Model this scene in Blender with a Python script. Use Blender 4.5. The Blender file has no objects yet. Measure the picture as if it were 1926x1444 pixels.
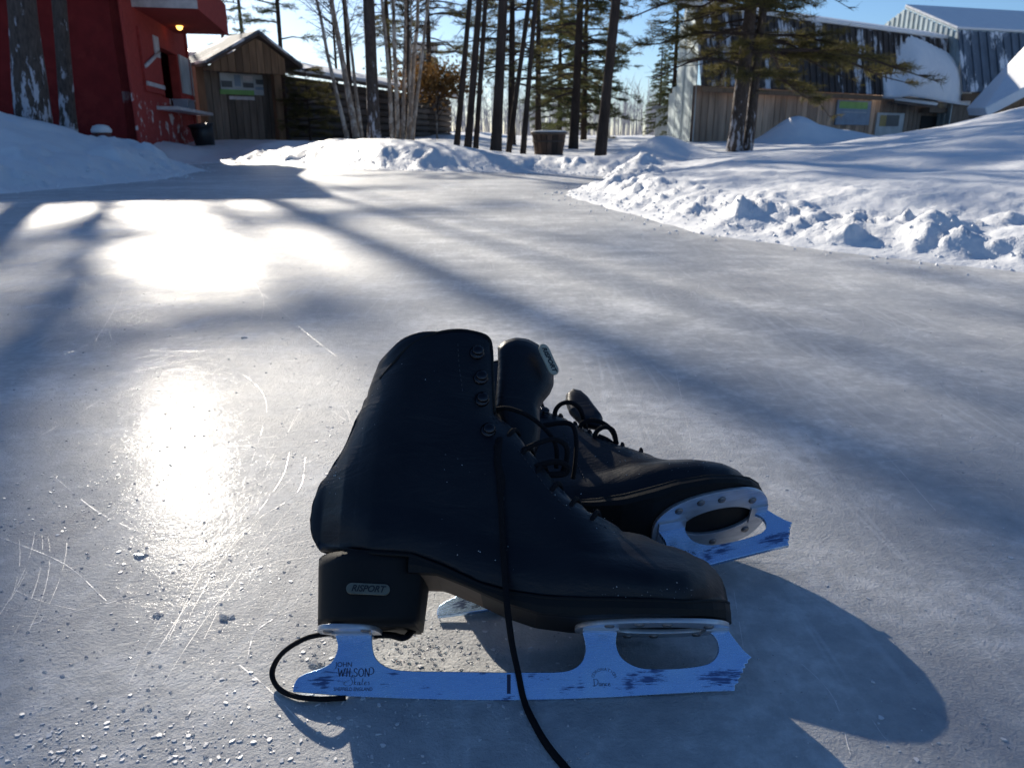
import bpy, bmesh, math, random
import numpy as np
from mathutils import Vector, Matrix, Euler

R = math.radians
SC = bpy.context.scene
COL = SC.collection
random.seed(7)

# ------------------------------------------------------------------ camera, world, sun, exposure
F, CX, CY = 1446.0, 963.0, 722.0          # focal length and centre of the photograph, in its pixels
PITCH = R(17.65)
CAM = Vector((0.0, 0.0, 0.34))
SUN_EL, SUN_AZ = R(22.0), R(-25.0)        # azimuth from +Y, negative to the left

cam_d = bpy.data.cameras.new('camera')
cam = bpy.data.objects.new('camera', cam_d)
COL.objects.link(cam)
cam.location = CAM
cam.rotation_euler = (math.pi / 2 - PITCH, 0, 0)
cam_d.sensor_width = 36.0
cam_d.lens = F / 1926.0 * 36.0
cam_d.clip_start = 0.02
cam_d.clip_end = 2000
cam_d.dof.use_dof = True
cam_d.dof.focus_distance = 0.53
cam_d.dof.aperture_fstop = 22.0
SC.camera = cam

world = bpy.data.worlds.new('World')
SC.world = world
world.use_nodes = True
wn = world.node_tree
bg = wn.nodes['Background']
sky = wn.nodes.new('ShaderNodeTexSky')
sky.sky_type = 'NISHITA'
sky.sun_disc = False
sky.sun_elevation = SUN_EL
sky.sun_rotation = SUN_AZ
sky.altitude = 300
sky.air_density = 1.0
sky.dust_density = 0.55
sky.ozone_density = 6.5
wn.links.new(sky.outputs[0], bg.inputs[0])
bg.inputs[1].default_value = 0.075

sun_d = bpy.data.lights.new('sun', 'SUN')
sun_d.energy = 5.0
sun_d.angle = R(0.55)
sun_d.color = (1.0, 0.91, 0.77)
sun = bpy.data.objects.new('sun', sun_d)
COL.objects.link(sun)
SUN_DIR = Vector((math.sin(SUN_AZ) * math.cos(SUN_EL), math.cos(SUN_AZ) * math.cos(SUN_EL), math.sin(SUN_EL)))
sun.rotation_euler = SUN_DIR.to_track_quat('Z', 'Y').to_euler()

SC.view_settings.view_transform = 'Standard'
SC.view_settings.look = 'None'
SC.view_settings.exposure = 0.75
SC.view_settings.gamma = 1.0
SC.view_settings.use_curve_mapping = False
SC.cycles.max_bounces = 8

# ------------------------------------------------------------------ pixel -> place helpers
CP, SP = math.cos(PITCH), math.sin(PITCH)
def ray(px, py):
    xc = (px - CX) / F
    yc = -(py - CY) / F
    return Vector((xc, CP + yc * SP, -SP + yc * CP))
def at(px, py, Y):
    r = ray(px, py)
    return CAM + r * (Y / r.y)
def gnd(px, py, z=0.0):
    r = ray(px, py)
    return CAM + r * ((z - CAM.z) / r.z)
def on_plane(px, py, p0, n):
    r = ray(px, py)
    return CAM + r * ((Vector(p0) - CAM).dot(n) / r.dot(n))

# ------------------------------------------------------------------ mesh helpers
class MB:
    def __init__(s):
        s.v, s.f, s.m, s.sm = [], [], [], []
    def add(s, vs, fs, mi=0, smooth=False):
        o = len(s.v)
        s.v.extend([tuple(p) for p in vs])
        for f in fs:
            s.f.append(tuple(i + o for i in f))
            s.m.append(mi); s.sm.append(smooth)
    def box(s, lo, hi, mi=0, M=None):
        x0, y0, z0 = lo; x1, y1, z1 = hi
        vs = [Vector(p) for p in ((x0,y0,z0),(x1,y0,z0),(x1,y1,z0),(x0,y1,z0),(x0,y0,z1),(x1,y0,z1),(x1,y1,z1),(x0,y1,z1))]
        if M is not None: vs = [M @ p for p in vs]
        s.add(vs, [(0,3,2,1),(4,5,6,7),(0,1,5,4),(1,2,6,5),(2,3,7,6),(3,0,4,7)], mi)
    def slab(s, quad, thick, mi=0):
        q = [Vector(p) for p in quad]
        n = (q[1]-q[0]).cross(q[2]-q[0]).normalized() * thick
        k = len(q)
        vs = q + [p + n for p in q]
        fs = [tuple(range(k))[::-1], tuple(range(k, 2*k))] + [(i, (i+1) % k, k+(i+1) % k, k+i) for i in range(k)]
        s.add(vs, fs, mi)
    def tube(s, pts, rad, n=10, mi=0, cap=True, flat=1.0, up=None):
        pts = [Vector(p) for p in pts]
        k = len(pts)
        if not hasattr(rad, '__len__'): rad = [rad] * k
        rings = []
        ref = Vector(up) if up else Vector((0.13, 0.31, 1)).normalized()
        prev = None
        for i in range(k):
            t = (pts[min(i+1, k-1)] - pts[max(i-1, 0)])
            t = t.normalized() if t.length > 1e-9 else Vector((0, 0, 1))
            if prev is None:
                a = t.cross(ref)
                if a.length < 1e-3: a = t.cross(Vector((1, 0, 0)))
                a.normalize()
            else:
                a = prev - t * prev.dot(t)
                a.normalize()
            prev = a
            b = t.cross(a)
            rings.append([pts[i] + (a * math.cos(2*math.pi*j/n) + b * flat * math.sin(2*math.pi*j/n)) * rad[i] for j in range(n)])
        vs = [p for r in rings for p in r]
        fs = [(i*n+j, i*n+(j+1) % n, (i+1)*n+(j+1) % n, (i+1)*n+j) for i in range(k-1) for j in range(n)]
        if cap:
            fs += [tuple(range(n))[::-1], tuple((k-1)*n+j for j in range(n))]
        s.add(vs, fs, mi, True)
    def lathe(s, prof, n=24, mi=0, M=None, smooth=True):
        vs = []
        for r, z in prof:
            for j in range(n):
                p = Vector((r*math.cos(2*math.pi*j/n), r*math.sin(2*math.pi*j/n), z))
                vs.append(M @ p if M is not None else p)
        k = len(prof)
        fs = [(i*n+j, i*n+(j+1) % n, (i+1)*n+(j+1) % n, (i+1)*n+j) for i in range(k-1) for j in range(n)]
        fs += [tuple(range(n))[::-1], tuple((k-1)*n+j for j in range(n))]
        s.add(vs, fs, mi, smooth)
    def mesh(s, name, mats):
        me = bpy.data.meshes.new(name)
        me.from_pydata(s.v, [], s.f)
        for m in (mats if isinstance(mats, (list, tuple)) else [mats]): me.materials.append(m)
        if s.f:
            me.polygons.foreach_set('material_index', s.m)
            me.polygons.foreach_set('use_smooth', s.sm)
        me.update()
        return me
    def obj(s, name, mats, parent=None):
        return link(name, s.mesh(name, mats), parent)

def link(name, me, parent=None):
    o = bpy.data.objects.new(name, me)
    COL.objects.link(o)
    if parent is not None: o.parent = parent
    return o
def tag(o, label=None, cat=None, group=None, kind=None):
    if label: o['label'] = label
    if cat: o['category'] = cat
    if group: o['group'] = group
    if kind: o['kind'] = kind
    return o
def thing(name, loc, label, cat, group=None, rot=None):
    o = bpy.data.objects.new(name, None)
    COL.objects.link(o)
    o.empty_display_size = 0.1
    o.location = loc
    if rot is not None: o.rotation_euler = rot
    return tag(o, label, cat, group)
def tris_mesh(name, V, mats, mi=None):
    """V: (n,3,3) array of triangles"""
    V = np.asarray(V, dtype=np.float32)
    n = len(V)
    me = bpy.data.meshes.new(name)
    me.vertices.add(n*3); me.vertices.foreach_set('co', V.reshape(-1))
    me.loops.add(n*3); me.loops.foreach_set('vertex_index', np.arange(n*3, dtype=np.int32))
    me.polygons.add(n)
    me.polygons.foreach_set('loop_start', np.arange(0, n*3, 3, dtype=np.int32))
    me.polygons.foreach_set('loop_total', np.full(n, 3, dtype=np.int32))
    for m in mats: me.materials.append(m)
    if mi is not None: me.polygons.foreach_set('material_index', np.asarray(mi, dtype=np.int32))
    me.update(calc_edges=True)
    return me
def catmull(pts, per=8):
    P = [Vector(p) for p in pts]
    P = [P[0]*2-P[1]] + P + [P[-1]*2-P[-2]]
    out = []
    for i in range(1, len(P)-2):
        a, b, c, d = P[i-1], P[i], P[i+1], P[i+2]
        for k in range(per):
            t = k / per
            out.append(0.5*((2*b) + (c-a)*t + (2*a-5*b+4*c-d)*t*t + (3*b-a-3*c+d)*t*t*t))
    out.append(P[-2])
    return out

# ------------------------------------------------------------------ materials
class NT:
    def __init__(s, name):
        s.m = bpy.data.materials.new(name); s.m.use_nodes = True
        s.t = s.m.node_tree; s.b = s.t.nodes['Principled BSDF']; s.out = s.t.nodes['Material Output']
    def n(s, kind, **kw):
        x = s.t.nodes.new('ShaderNode' + kind)
        for k, v in kw.items():
            if k.startswith('i_'): x.inputs[k[2:].replace('_', ' ')].default_value = v
            else: setattr(x, k, v)
        return x
    def l(s, a, b): s.t.links.new(a, b)
    def coord(s, kind='Object', scale=(1, 1, 1)):
        c = s.n('TexCoord'); mp = s.n('Mapping')
        mp.inputs['Scale'].default_value = scale
        s.l(c.outputs[kind], mp.inputs[0])
        return mp.outputs[0]
    def noise(s, vec, scale, detail=4, rough=0.55, dist=0.0):
        x = s.n('TexNoise'); x.inputs['Scale'].default_value = scale; x.inputs['Detail'].default_value = detail
        x.inputs['Roughness'].default_value = rough; x.inputs['Distortion'].default_value = dist
        s.l(vec, x.inputs['Vector']); return x.outputs['Fac']
    def ramp(s, fac, stops):
        x = s.n('ValToRGB'); e = x.color_ramp.elements
        while len(e) < len(stops): e.new(0.5)
        for k, (p, c) in zip(e, stops):
            k.position = p; k.color = (*c, 1) if hasattr(c, '__len__') else (c, c, c, 1)
        s.l(fac, x.inputs[0]); return x.outputs[0]
    def mix(s, fac, a, b):
        x = s.n('MixRGB')
        for i, v in ((0, fac), (1, a), (2, b)):
            if hasattr(v, 'is_output'): s.l(v, x.inputs[i])
            elif i == 0: x.inputs[0].default_value = v
            else: x.inputs[i].default_value = (*v, 1)
        return x.outputs[0]
    def mul(s, a, b, op='MULTIPLY'):
        x = s.n('Math', operation=op)
        for i, v in ((0, a), (1, b)):
            if hasattr(v, 'is_output'): s.l(v, x.inputs[i])
            else: x.inputs[i].default_value = v
        return x.outputs[0]
    def bump(s, h, strength=0.3, dist=0.01, prev=None):
        x = s.n('Bump'); x.inputs['Strength'].default_value = strength; x.inputs['Distance'].default_value = dist
        s.l(h, x.inputs['Height'])
        if prev is not None: s.l(prev, x.inputs['Normal'])
        return x.outputs[0]
    def set(s, **kw):
        for k, v in kw.items():
            k = k.replace('_', ' ')
            if hasattr(v, 'is_output'): s.l(v, s.b.inputs[k])
            elif hasattr(v, '__len__') and len(v) == 3 and k != 'Subsurface Radius': s.b.inputs[k].default_value = (*v, 1)
            else: s.b.inputs[k].default_value = v
        return s.m

def plain(name, col, rough=0.6, metal=0.0, var=0.25, scale=6.0, bump=0.2, bdist=0.004, stretch=(1, 1, 1), spec=0.5, rand=0.0):
    t = NT(name); v = t.coord('Object', stretch)
    f = t.noise(v, scale, 5)
    c = t.ramp(f, [(0.25, tuple(x*(1-var) for x in col)), (0.75, tuple(min(1, x*(1+var)) for x in col))])
    if rand:
        oi = t.n('ObjectInfo')
        k = t.ramp(oi.outputs['Random'], [(0, 1-rand), (1, 1+rand*0.5)])
        mm = t.n('MixRGB', blend_type='MULTIPLY'); mm.inputs[0].default_value = 1
        t.l(c, mm.inputs[1]); t.l(k, mm.inputs[2]); c = mm.outputs[0]
    b = t.bump(t.noise(v, scale*4, 4), bump, bdist)
    return t.set(Base_Color=c, Roughness=rough, Metallic=metal, Normal=b, Specular_IOR_Level=spec)

def frosted(name, col, frost, th=0.56, scale=5, stretch=(1, 1, 0.25), zfade=None, var=0.4, bump=0.5, bd=0.02, bscale=18):
    """bark or metal with patches of frost or snow stuck to it"""
    t = NT(name); v = t.coord('Object', stretch)
    c = t.ramp(t.noise(v, scale*3, 5), [(0.3, tuple(x*(1-var) for x in col)), (0.7, tuple(x*(1+var) for x in col))])
    f = t.noise(v, scale, 6, 0.65)
    if zfade:
        tc = t.n('TexCoord'); sx = t.n('SeparateXYZ'); t.l(tc.outputs['Object'], sx.inputs[0])
        mr = t.n('MapRange'); mr.inputs[1].default_value = zfade[0]; mr.inputs[2].default_value = zfade[1]
        mr.inputs[3].default_value = 0.09; mr.inputs[4].default_value = -0.25
        t.l(sx.outputs[2], mr.inputs[0]); f = t.mul(f, mr.outputs[0], 'ADD')
    m = t.ramp(f, [(th, 0.0), (th+0.05, 1.0)])
    b = t.bump(t.noise(v, bscale, 5), bump, bd)
    return t.set(Base_Color=t.mix(m, c, frost), Roughness=0.85, Normal=b, Specular_IOR_Level=0.2)

def mk_snow():
    t = NT('snow'); v = t.coord('Object')
    n1 = t.noise(v, 3.0, 6, 0.6); n2 = t.noise(v, 45, 4, 0.6)
    b = t.bump(n2, 0.35, 0.012, t.bump(n1, 0.35, 0.06))
    c = t.ramp(n1, [(0.3, (0.70, 0.72, 0.75)), (0.7, (0.78, 0.785, 0.79))])
    return t.set(Base_Color=c, Roughness=0.55, Normal=b, Specular_IOR_Level=0.3)
def mk_ice():
    t = NT('rink_ice'); v = t.coord('Object')
    big = t.noise(v, 1.1, 5, 0.6, 0.4); mid = t.noise(v, 9, 6, 0.65); fine = t.noise(v, 260, 3, 0.6)
    grit = t.noise(v, 620, 2, 0.7)
    strk = t.noise(t.coord('Object', (0.5, 2.2, 1)), 2.3, 6, 0.6, 0.8)
    fr = t.noise(v, 55, 8, 0.7)
    pat = t.mul(t.mul(t.mul(t.mul(big, 0.26), t.mul(mid, 0.28), 'ADD'), t.mul(strk, 0.2), 'ADD'), t.mul(fr, 0.26), 'ADD')
    c = t.ramp(pat, [(0.38, (0.29, 0.30, 0.325)), (0.5, (0.45, 0.458, 0.465)), (0.60, (0.72, 0.722, 0.725))])
    fl = t.ramp(grit, [(0.60, 0.0), (0.68, 1.0)])
    flm = t.mul(fl, t.ramp(mid, [(0.42, 0.05), (0.62, 0.6)]))
    c = t.mix(flm, c, (0.62, 0.64, 0.66))
    # fine skate cuts running in several directions
    cuts = None
    for ang, sc in ((0.35, 4.0), (1.2, 3.0), (-0.7, 3.5), (1.9, 5.0)):
        mp = t.n('Mapping'); mp.inputs['Rotation'].default_value = (0, 0, ang); mp.inputs['Scale'].default_value = (1, 0.06, 1)
        t.l(t.n('TexCoord').outputs['Object'], mp.inputs[0])
        w = t.n('TexWave', wave_type='BANDS', bands_direction='X'); w.inputs['Scale'].default_value = sc
        w.inputs['Distortion'].default_value = 14; w.inputs['Detail'].default_value = 2; w.inputs['Detail Scale'].default_value = 1.3
        t.l(mp.outputs[0], w.inputs['Vector'])
        k = t.ramp(w.outputs['Fac'], [(0.985, 0.0), (1.0, 1.0)])
        cuts = k if cuts is None else t.mul(cuts, k, 'MAXIMUM')
    brk = t.ramp(t.noise(v, 5, 3), [(0.45, 0.0), (0.6, 1.0)])
    cuts = t.mul(cuts, brk)
    c = t.mix(t.mul(cuts, 0.24), c, (0.7, 0.72, 0.74))
    r = t.ramp(mid, [(0.3, 0.46), (0.7, 0.60)])
    b1 = t.bump(t.noise(v, 22, 4), 0.35, 0.004)
    b2 = t.bump(fine, 0.35, 0.0010, b1)
    flk = t.n('TexVoronoi'); flk.inputs['Scale'].default_value = 170; flk.inputs['Randomness'].default_value = 1.0
    t.l(v, flk.inputs['Vector'])
    b3 = t.bump(flk.outputs['Distance'], 0.22, 0.0014, t.bump(t.noise(v, 420, 4, 0.65), 0.9, 0.0014, b1))
    return t.set(Base_Color=c, Roughness=r, Normal=b3, IOR=1.31, Specular_IOR_Level=0.20, Coat_Weight=0.036, Coat_Roughness=0.11, Subsurface_Weight=0.2, Subsurface_Radius=(0.7, 0.9, 1.0), Subsurface_Scale=0.012, Coat_IOR=1.31, Coat_Normal=b2)
def mk_leather():
    t = NT('black_leather'); v = t.coord('Object')
    f = t.noise(v, 30, 5); g = t.noise(v, 700, 3)
    c = t.ramp(f, [(0.3, (0.0025, 0.0035, 0.007)), (0.75, (0.0045, 0.006, 0.011))])  # faint navy puts the sky's blue cast into the black
    sp = t.ramp(t.noise(v, 420, 2, 0.5), [(0.765, 0.0), (0.79, 1.0)])
    area = t.ramp(t.noise(v, 14, 3), [(0.50, 0.0), (0.62, 1.0)])
    c = t.mix(t.mul(sp, area), c, (0.5, 0.53, 0.58))
    cr = t.noise(t.coord('Object', (1, 1, 3.2)), 20, 4, 0.6, 0.9)
    b = t.bump(g, 0.25, 0.0004, t.bump(cr, 0.35, 0.003, t.bump(f, 0.2, 0.002)))
    return t.set(Base_Color=c, Roughness=t.ramp(f, [(0.3, 0.36), (0.7, 0.52)]), Normal=b, Specular_IOR_Level=0.34)
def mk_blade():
    t = NT('sky_tinted_steel'); v = t.coord('Object', (1, 1, 9))
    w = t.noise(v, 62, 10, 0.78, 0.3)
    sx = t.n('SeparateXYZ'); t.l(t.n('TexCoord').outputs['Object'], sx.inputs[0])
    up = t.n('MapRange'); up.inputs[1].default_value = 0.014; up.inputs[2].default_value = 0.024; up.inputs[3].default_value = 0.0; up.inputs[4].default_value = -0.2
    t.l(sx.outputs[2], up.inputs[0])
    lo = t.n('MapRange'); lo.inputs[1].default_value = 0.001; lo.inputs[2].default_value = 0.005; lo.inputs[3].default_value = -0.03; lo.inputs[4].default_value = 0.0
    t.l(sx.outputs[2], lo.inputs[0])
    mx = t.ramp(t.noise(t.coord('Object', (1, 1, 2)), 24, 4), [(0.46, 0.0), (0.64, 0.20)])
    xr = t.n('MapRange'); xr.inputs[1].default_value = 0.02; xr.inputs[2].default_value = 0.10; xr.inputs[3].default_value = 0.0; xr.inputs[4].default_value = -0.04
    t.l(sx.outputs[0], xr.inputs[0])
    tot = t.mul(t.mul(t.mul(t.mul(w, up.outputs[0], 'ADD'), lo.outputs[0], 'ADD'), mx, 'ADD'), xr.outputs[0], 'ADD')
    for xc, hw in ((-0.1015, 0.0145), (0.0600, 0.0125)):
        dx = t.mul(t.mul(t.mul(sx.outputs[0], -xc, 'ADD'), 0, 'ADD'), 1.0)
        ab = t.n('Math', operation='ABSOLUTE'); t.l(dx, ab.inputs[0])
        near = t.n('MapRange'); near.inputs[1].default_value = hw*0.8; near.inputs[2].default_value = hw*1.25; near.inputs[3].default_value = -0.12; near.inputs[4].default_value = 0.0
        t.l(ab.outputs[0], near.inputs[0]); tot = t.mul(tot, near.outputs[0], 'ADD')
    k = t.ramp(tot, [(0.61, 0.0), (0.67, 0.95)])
    cl = t.ramp(t.noise(t.coord('Object'), 30, 4), [(0.3, (0.45, 0.66, 1.0)), (0.7, (0.56, 0.77, 1.0))])  # sky's blue reflection tinted into the steel's own colour
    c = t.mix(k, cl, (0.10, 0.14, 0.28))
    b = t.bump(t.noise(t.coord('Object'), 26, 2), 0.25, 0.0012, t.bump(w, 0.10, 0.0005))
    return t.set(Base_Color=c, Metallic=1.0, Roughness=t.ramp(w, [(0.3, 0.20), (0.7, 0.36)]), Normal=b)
def mk_needles(name, a, b, trans=0.35):
    t = NT(name); oi = t.n('TexCoord')
    c = t.ramp(t.noise(oi.outputs['Object'], 1.3, 3), [(0.35, a), (0.65, b)])
    tr = t.n('BsdfTranslucent'); t.l(c, tr.inputs[0])
    ms = t.n('MixShader'); ms.inputs[0].default_value = trans
    t.set(Base_Color=c, Roughness=0.7, Specular_IOR_Level=0.25)
    t.l(t.b.outputs[0], ms.inputs[1]); t.l(tr.outputs[0], ms.inputs[2]); t.l(ms.outputs[0], t.out.inputs[0])
    return t.m
def mk_emit(name, col, s):
    t = NT(name); return t.set(Base_Color=col, Emission_Color=col, Emission_Strength=s)

M = dict(
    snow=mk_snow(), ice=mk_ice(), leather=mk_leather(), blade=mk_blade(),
    sole=plain('black_sole_edge', (0.005, 0.0048, 0.0048), 0.65, spec=0.3, scale=40, bdist=0.0006),
    solebrown=plain('brown_sole_leather', (0.07, 0.042, 0.026), 0.65, var=0.5, scale=40, bdist=0.0006),
    plate=plain('brushed_plate_steel', (0.50, 0.52, 0.56), 0.42, 0.75, var=0.2, scale=60, bdist=0.0003, stretch=(1, 4, 1)),
    screw=plain('dull_screw_steel', (0.20, 0.19, 0.19), 0.45, 0.9, scale=90, bdist=0.0003),
    hook=plain('black_chrome', (0.035, 0.035, 0.04), 0.25, 1.0, var=0.1, scale=60, bdist=0.0001),
    lace=plain('black_lace_cord', (0.010, 0.010, 0.012), 0.9, scale=500, bump=0.8, bdist=0.0008, spec=0.15),
    stitch=plain('grey_thread', (0.045, 0.05, 0.06), 0.9, scale=90, bdist=0.0002),
    lining=plain('dark_lining', (0.02, 0.019, 0.02), 0.85, scale=60, bdist=0.0006),
    badge=plain('dull_gold_badge', (0.22, 0.205, 0.15), 0.4, 0.8, var=0.2, scale=80, bdist=0.0002),
    print=plain('dark_etched_print', (0.022, 0.028, 0.075), 0.5, scale=60, bump=0.0),
    bprint=plain('black_badge_print', (0.015, 0.015, 0.015), 0.5, scale=60, bump=0.0),
    shard=NT('clear_ice_shards').set(Base_Color=(0.80, 0.81, 0.82), Roughness=0.12, IOR=1.31, Transmission_Weight=0.6),
    mark=plain('frosty_skate_cut', (0.62, 0.62, 0.63), 0.5, spec=1.0, scale=200, bump=0.3, bdist=0.0005),
    bark=plain('dark_pine_bark', (0.055, 0.042, 0.036), 0.95, var=0.45, scale=7, bump=0.9, bdist=0.03, stretch=(1, 1, 0.3), spec=0.1),
    barkfrost=frosted('frosted_pine_bark', (0.075, 0.058, 0.05), (0.42, 0.42, 0.46), 0.60, 14, (1, 1, 0.3), zfade=(0.2, 3.5)),
    birch=frosted('pale_birch_bark', (0.26, 0.21, 0.17), (0.46, 0.41, 0.36), 0.50, 8, (1, 1, 0.6), var=0.3),
    twig=plain('dark_twigs', (0.055, 0.042, 0.038), 0.9, scale=3, spec=0.1),
    fartwig=plain('hazed_far_twigs', (0.36, 0.36, 0.39), 0.9, scale=1, spec=0.1),  # paled and greyed: distance haze mixed into the twig colour
    needle=mk_needles('pine_needles', (0.065, 0.066, 0.025), (0.16, 0.135, 0.048), 0.5),
    needle2=mk_needles('spruce_needles', (0.04, 0.058, 0.03), (0.09, 0.10, 0.04), 0.45),
    beech=mk_needles('brown_beech_leaves', (0.16, 0.085, 0.03), (0.26, 0.15, 0.05)),
    red=frosted('red_boards_shaded', (0.15, 0.014, 0.014), (0.18, 0.02, 0.018), 0.55, 2, (1, 1, 1), var=0.2, bump=0.2, bd=0.01),  # darker copy of the cabin red, shade held in the colour
    redworn_lit=frosted('worn_red_paint_lit', (0.32, 0.045, 0.038), (0.58, 0.50, 0.48), 0.645, 3.4, (1, 1, 1.4), (0.9, 1.4), var=0.15, bump=0.2, bd=0.01),  # lighter red holds the glow off the ice; pale patches are worn paint
    white=plain('chipped_white_paint', (0.50, 0.47, 0.47), 0.7, scale=9),
    wood=plain('weathered_brown_boards', (0.19, 0.115, 0.065), 0.85, var=0.4, scale=4, stretch=(3, 3, 0.4), rand=0.45),
    woodgrey=plain('grey_weathered_boards', (0.175, 0.135, 0.105), 0.85, var=0.4, scale=4, stretch=(3, 3, 0.4), rand=0.4),
    wooddark=plain('dark_old_logs', (0.10, 0.076, 0.062), 0.9, var=0.45, scale=3, stretch=(0.4, 0.4, 3), rand=0.5),
    barnwood=plain('sunbleached_barn_boards', (0.42, 0.29, 0.20), 0.85, var=0.35, scale=3, stretch=(3, 3, 0.4), rand=0.4),
    tin=plain('galvanised_tin', (0.36, 0.43, 0.45), 0.5, 0.35, var=0.15, scale=3, rand=0.15),
    tinroof_snowshade=frosted('dark_tin_and_shaded_snow', (0.12, 0.15, 0.19), (0.72, 0.74, 0.78), 0.52, 1.2, (1, 1, 0.3), var=0.2, bump=0.1),  # snowy tin on the tall barn; painted snow shade on the kiosk
    darkroof=frosted('dark_roof_sheets', (0.055, 0.048, 0.046), (0.5, 0.52, 0.56), 0.54, 1.6, (1, 1, 0.3), var=0.3, bump=0.1),
    black=plain('black_plastic', (0.012, 0.012, 0.013), 0.45, scale=9),
    dark=plain('interior_shade', (0.01, 0.01, 0.01), 0.9, scale=4),  # near-black colour for the shade inside openings
    signpale=plain('pale_sign_panel', (0.36, 0.40, 0.42), 0.5, scale=3),
    signgreen=plain('green_sign_print', (0.16, 0.36, 0.09), 0.5, scale=3),
    signdark=plain('dark_sign_print', (0.06, 0.07, 0.08), 0.5, scale=3),
    signblue=plain('blue_grey_sign_print', (0.17, 0.24, 0.32), 0.5, scale=3),
    tray=plain('grey_metal_tray', (0.25, 0.27, 0.32), 0.4, 0.5, scale=5),
    rust=plain('rusty_red_metal', (0.13, 0.045, 0.035), 0.8, var=0.5, scale=9),
    glow=mk_emit('lit_bulb', (1.0, 0.55, 0.12), 2.5),
    farwall=plain('far_grey_walls', (0.20, 0.22, 0.24), 0.8, scale=1),
    faryellow=plain('far_ochre_wall', (0.30, 0.24, 0.10), 0.8, scale=1),
)

M['mark'].node_tree.nodes['Principled BSDF'].inputs['Coat Weight'].default_value = 0.09
M['mark'].node_tree.nodes['Principled BSDF'].inputs['Coat Roughness'].default_value = 0.2
# ------------------------------------------------------------------ terrain
def vnoise(x, y, seed):
    xi = np.floor(x).astype(np.int64); yi = np.floor(y).astype(np.int64)
    fx = x - xi; fy = y - yi
    fx = fx*fx*(3-2*fx); fy = fy*fy*(3-2*fy)
    def h(a, b):
        k = (a*374761393 + b*668265263 + seed*974634221) & 0xffffffff
        k = ((k ^ (k >> 13)) * 1274126177) & 0xffffffff
        k = k ^ (k >> 16)
        return (k & 0xffff) / 65535.0
    return (h(xi, yi)*(1-fx)+h(xi+1, yi)*fx)*(1-fy) + (h(xi, yi+1)*(1-fx)+h(xi+1, yi+1)*fx)*fy
def fbm(x, y, seed, octv=4, gain=0.5):
    s = 0; a = 1; tot = 0
    for i in range(octv):
        s = s + a*vnoise(x*2**i+i*13.7, y*2**i-i*7.1, seed+i); tot += a; a *= gain
    return s / tot - 0.5
def smooth(e0, e1, x):
    t = np.clip((x-e0)/(e1-e0), 0, 1); return t*t*(3-2*t)

RINK = [(-9, -7), (-8.5, 1.5), (-4.8, 3.9), (-3.35, 5.2), (-3.1, 7.0), (-3.5, 8.9), (-4.6, 11.2), (-4.3, 12.0), (-3.2, 11.4), (-2.2, 9.9), (-1.2, 9.1), (0.1, 8.5),
        (0.95, 7.6), (0.80, 6.4), (0.42, 5.4), (0.40, 4.7), (0.60, 3.7), (0.74, 3.0), (1.10, 2.42), (1.42, 2.02), (2.1, 1.3), (3.6, 0.2), (4.5, -7)]
def sdist(x, y):
    d2 = np.full(x.shape, 1e9); inside = np.zeros(x.shape, bool)
    n = len(RINK)
    for i in range(n):
        ax, ay = RINK[i]; bx, by = RINK[(i+1) % n]
        ex, ey = bx-ax, by-ay
        t = np.clip(((x-ax)*ex+(y-ay)*ey)/(ex*ex+ey*ey), 0, 1)
        d2 = np.minimum(d2, (x-ax-t*ex)**2+(y-ay-t*ey)**2)
        c = ((ay > y) != (by > y)) & (x < (bx-ax)*(y-ay)/(by-ay+1e-12)+ax)
        inside ^= c
    d = np.sqrt(d2)
    return np.where(inside, -d, d)
def gauss(x, y, cx, cy, sx, sy, a, ang=0.0):
    c, s = math.cos(ang), math.sin(ang)
    u = (x-cx)*c+(y-cy)*s; v = -(x-cx)*s+(y-cy)*c
    return a*np.exp(-(u/sx)**2-(v/sy)**2)
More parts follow.
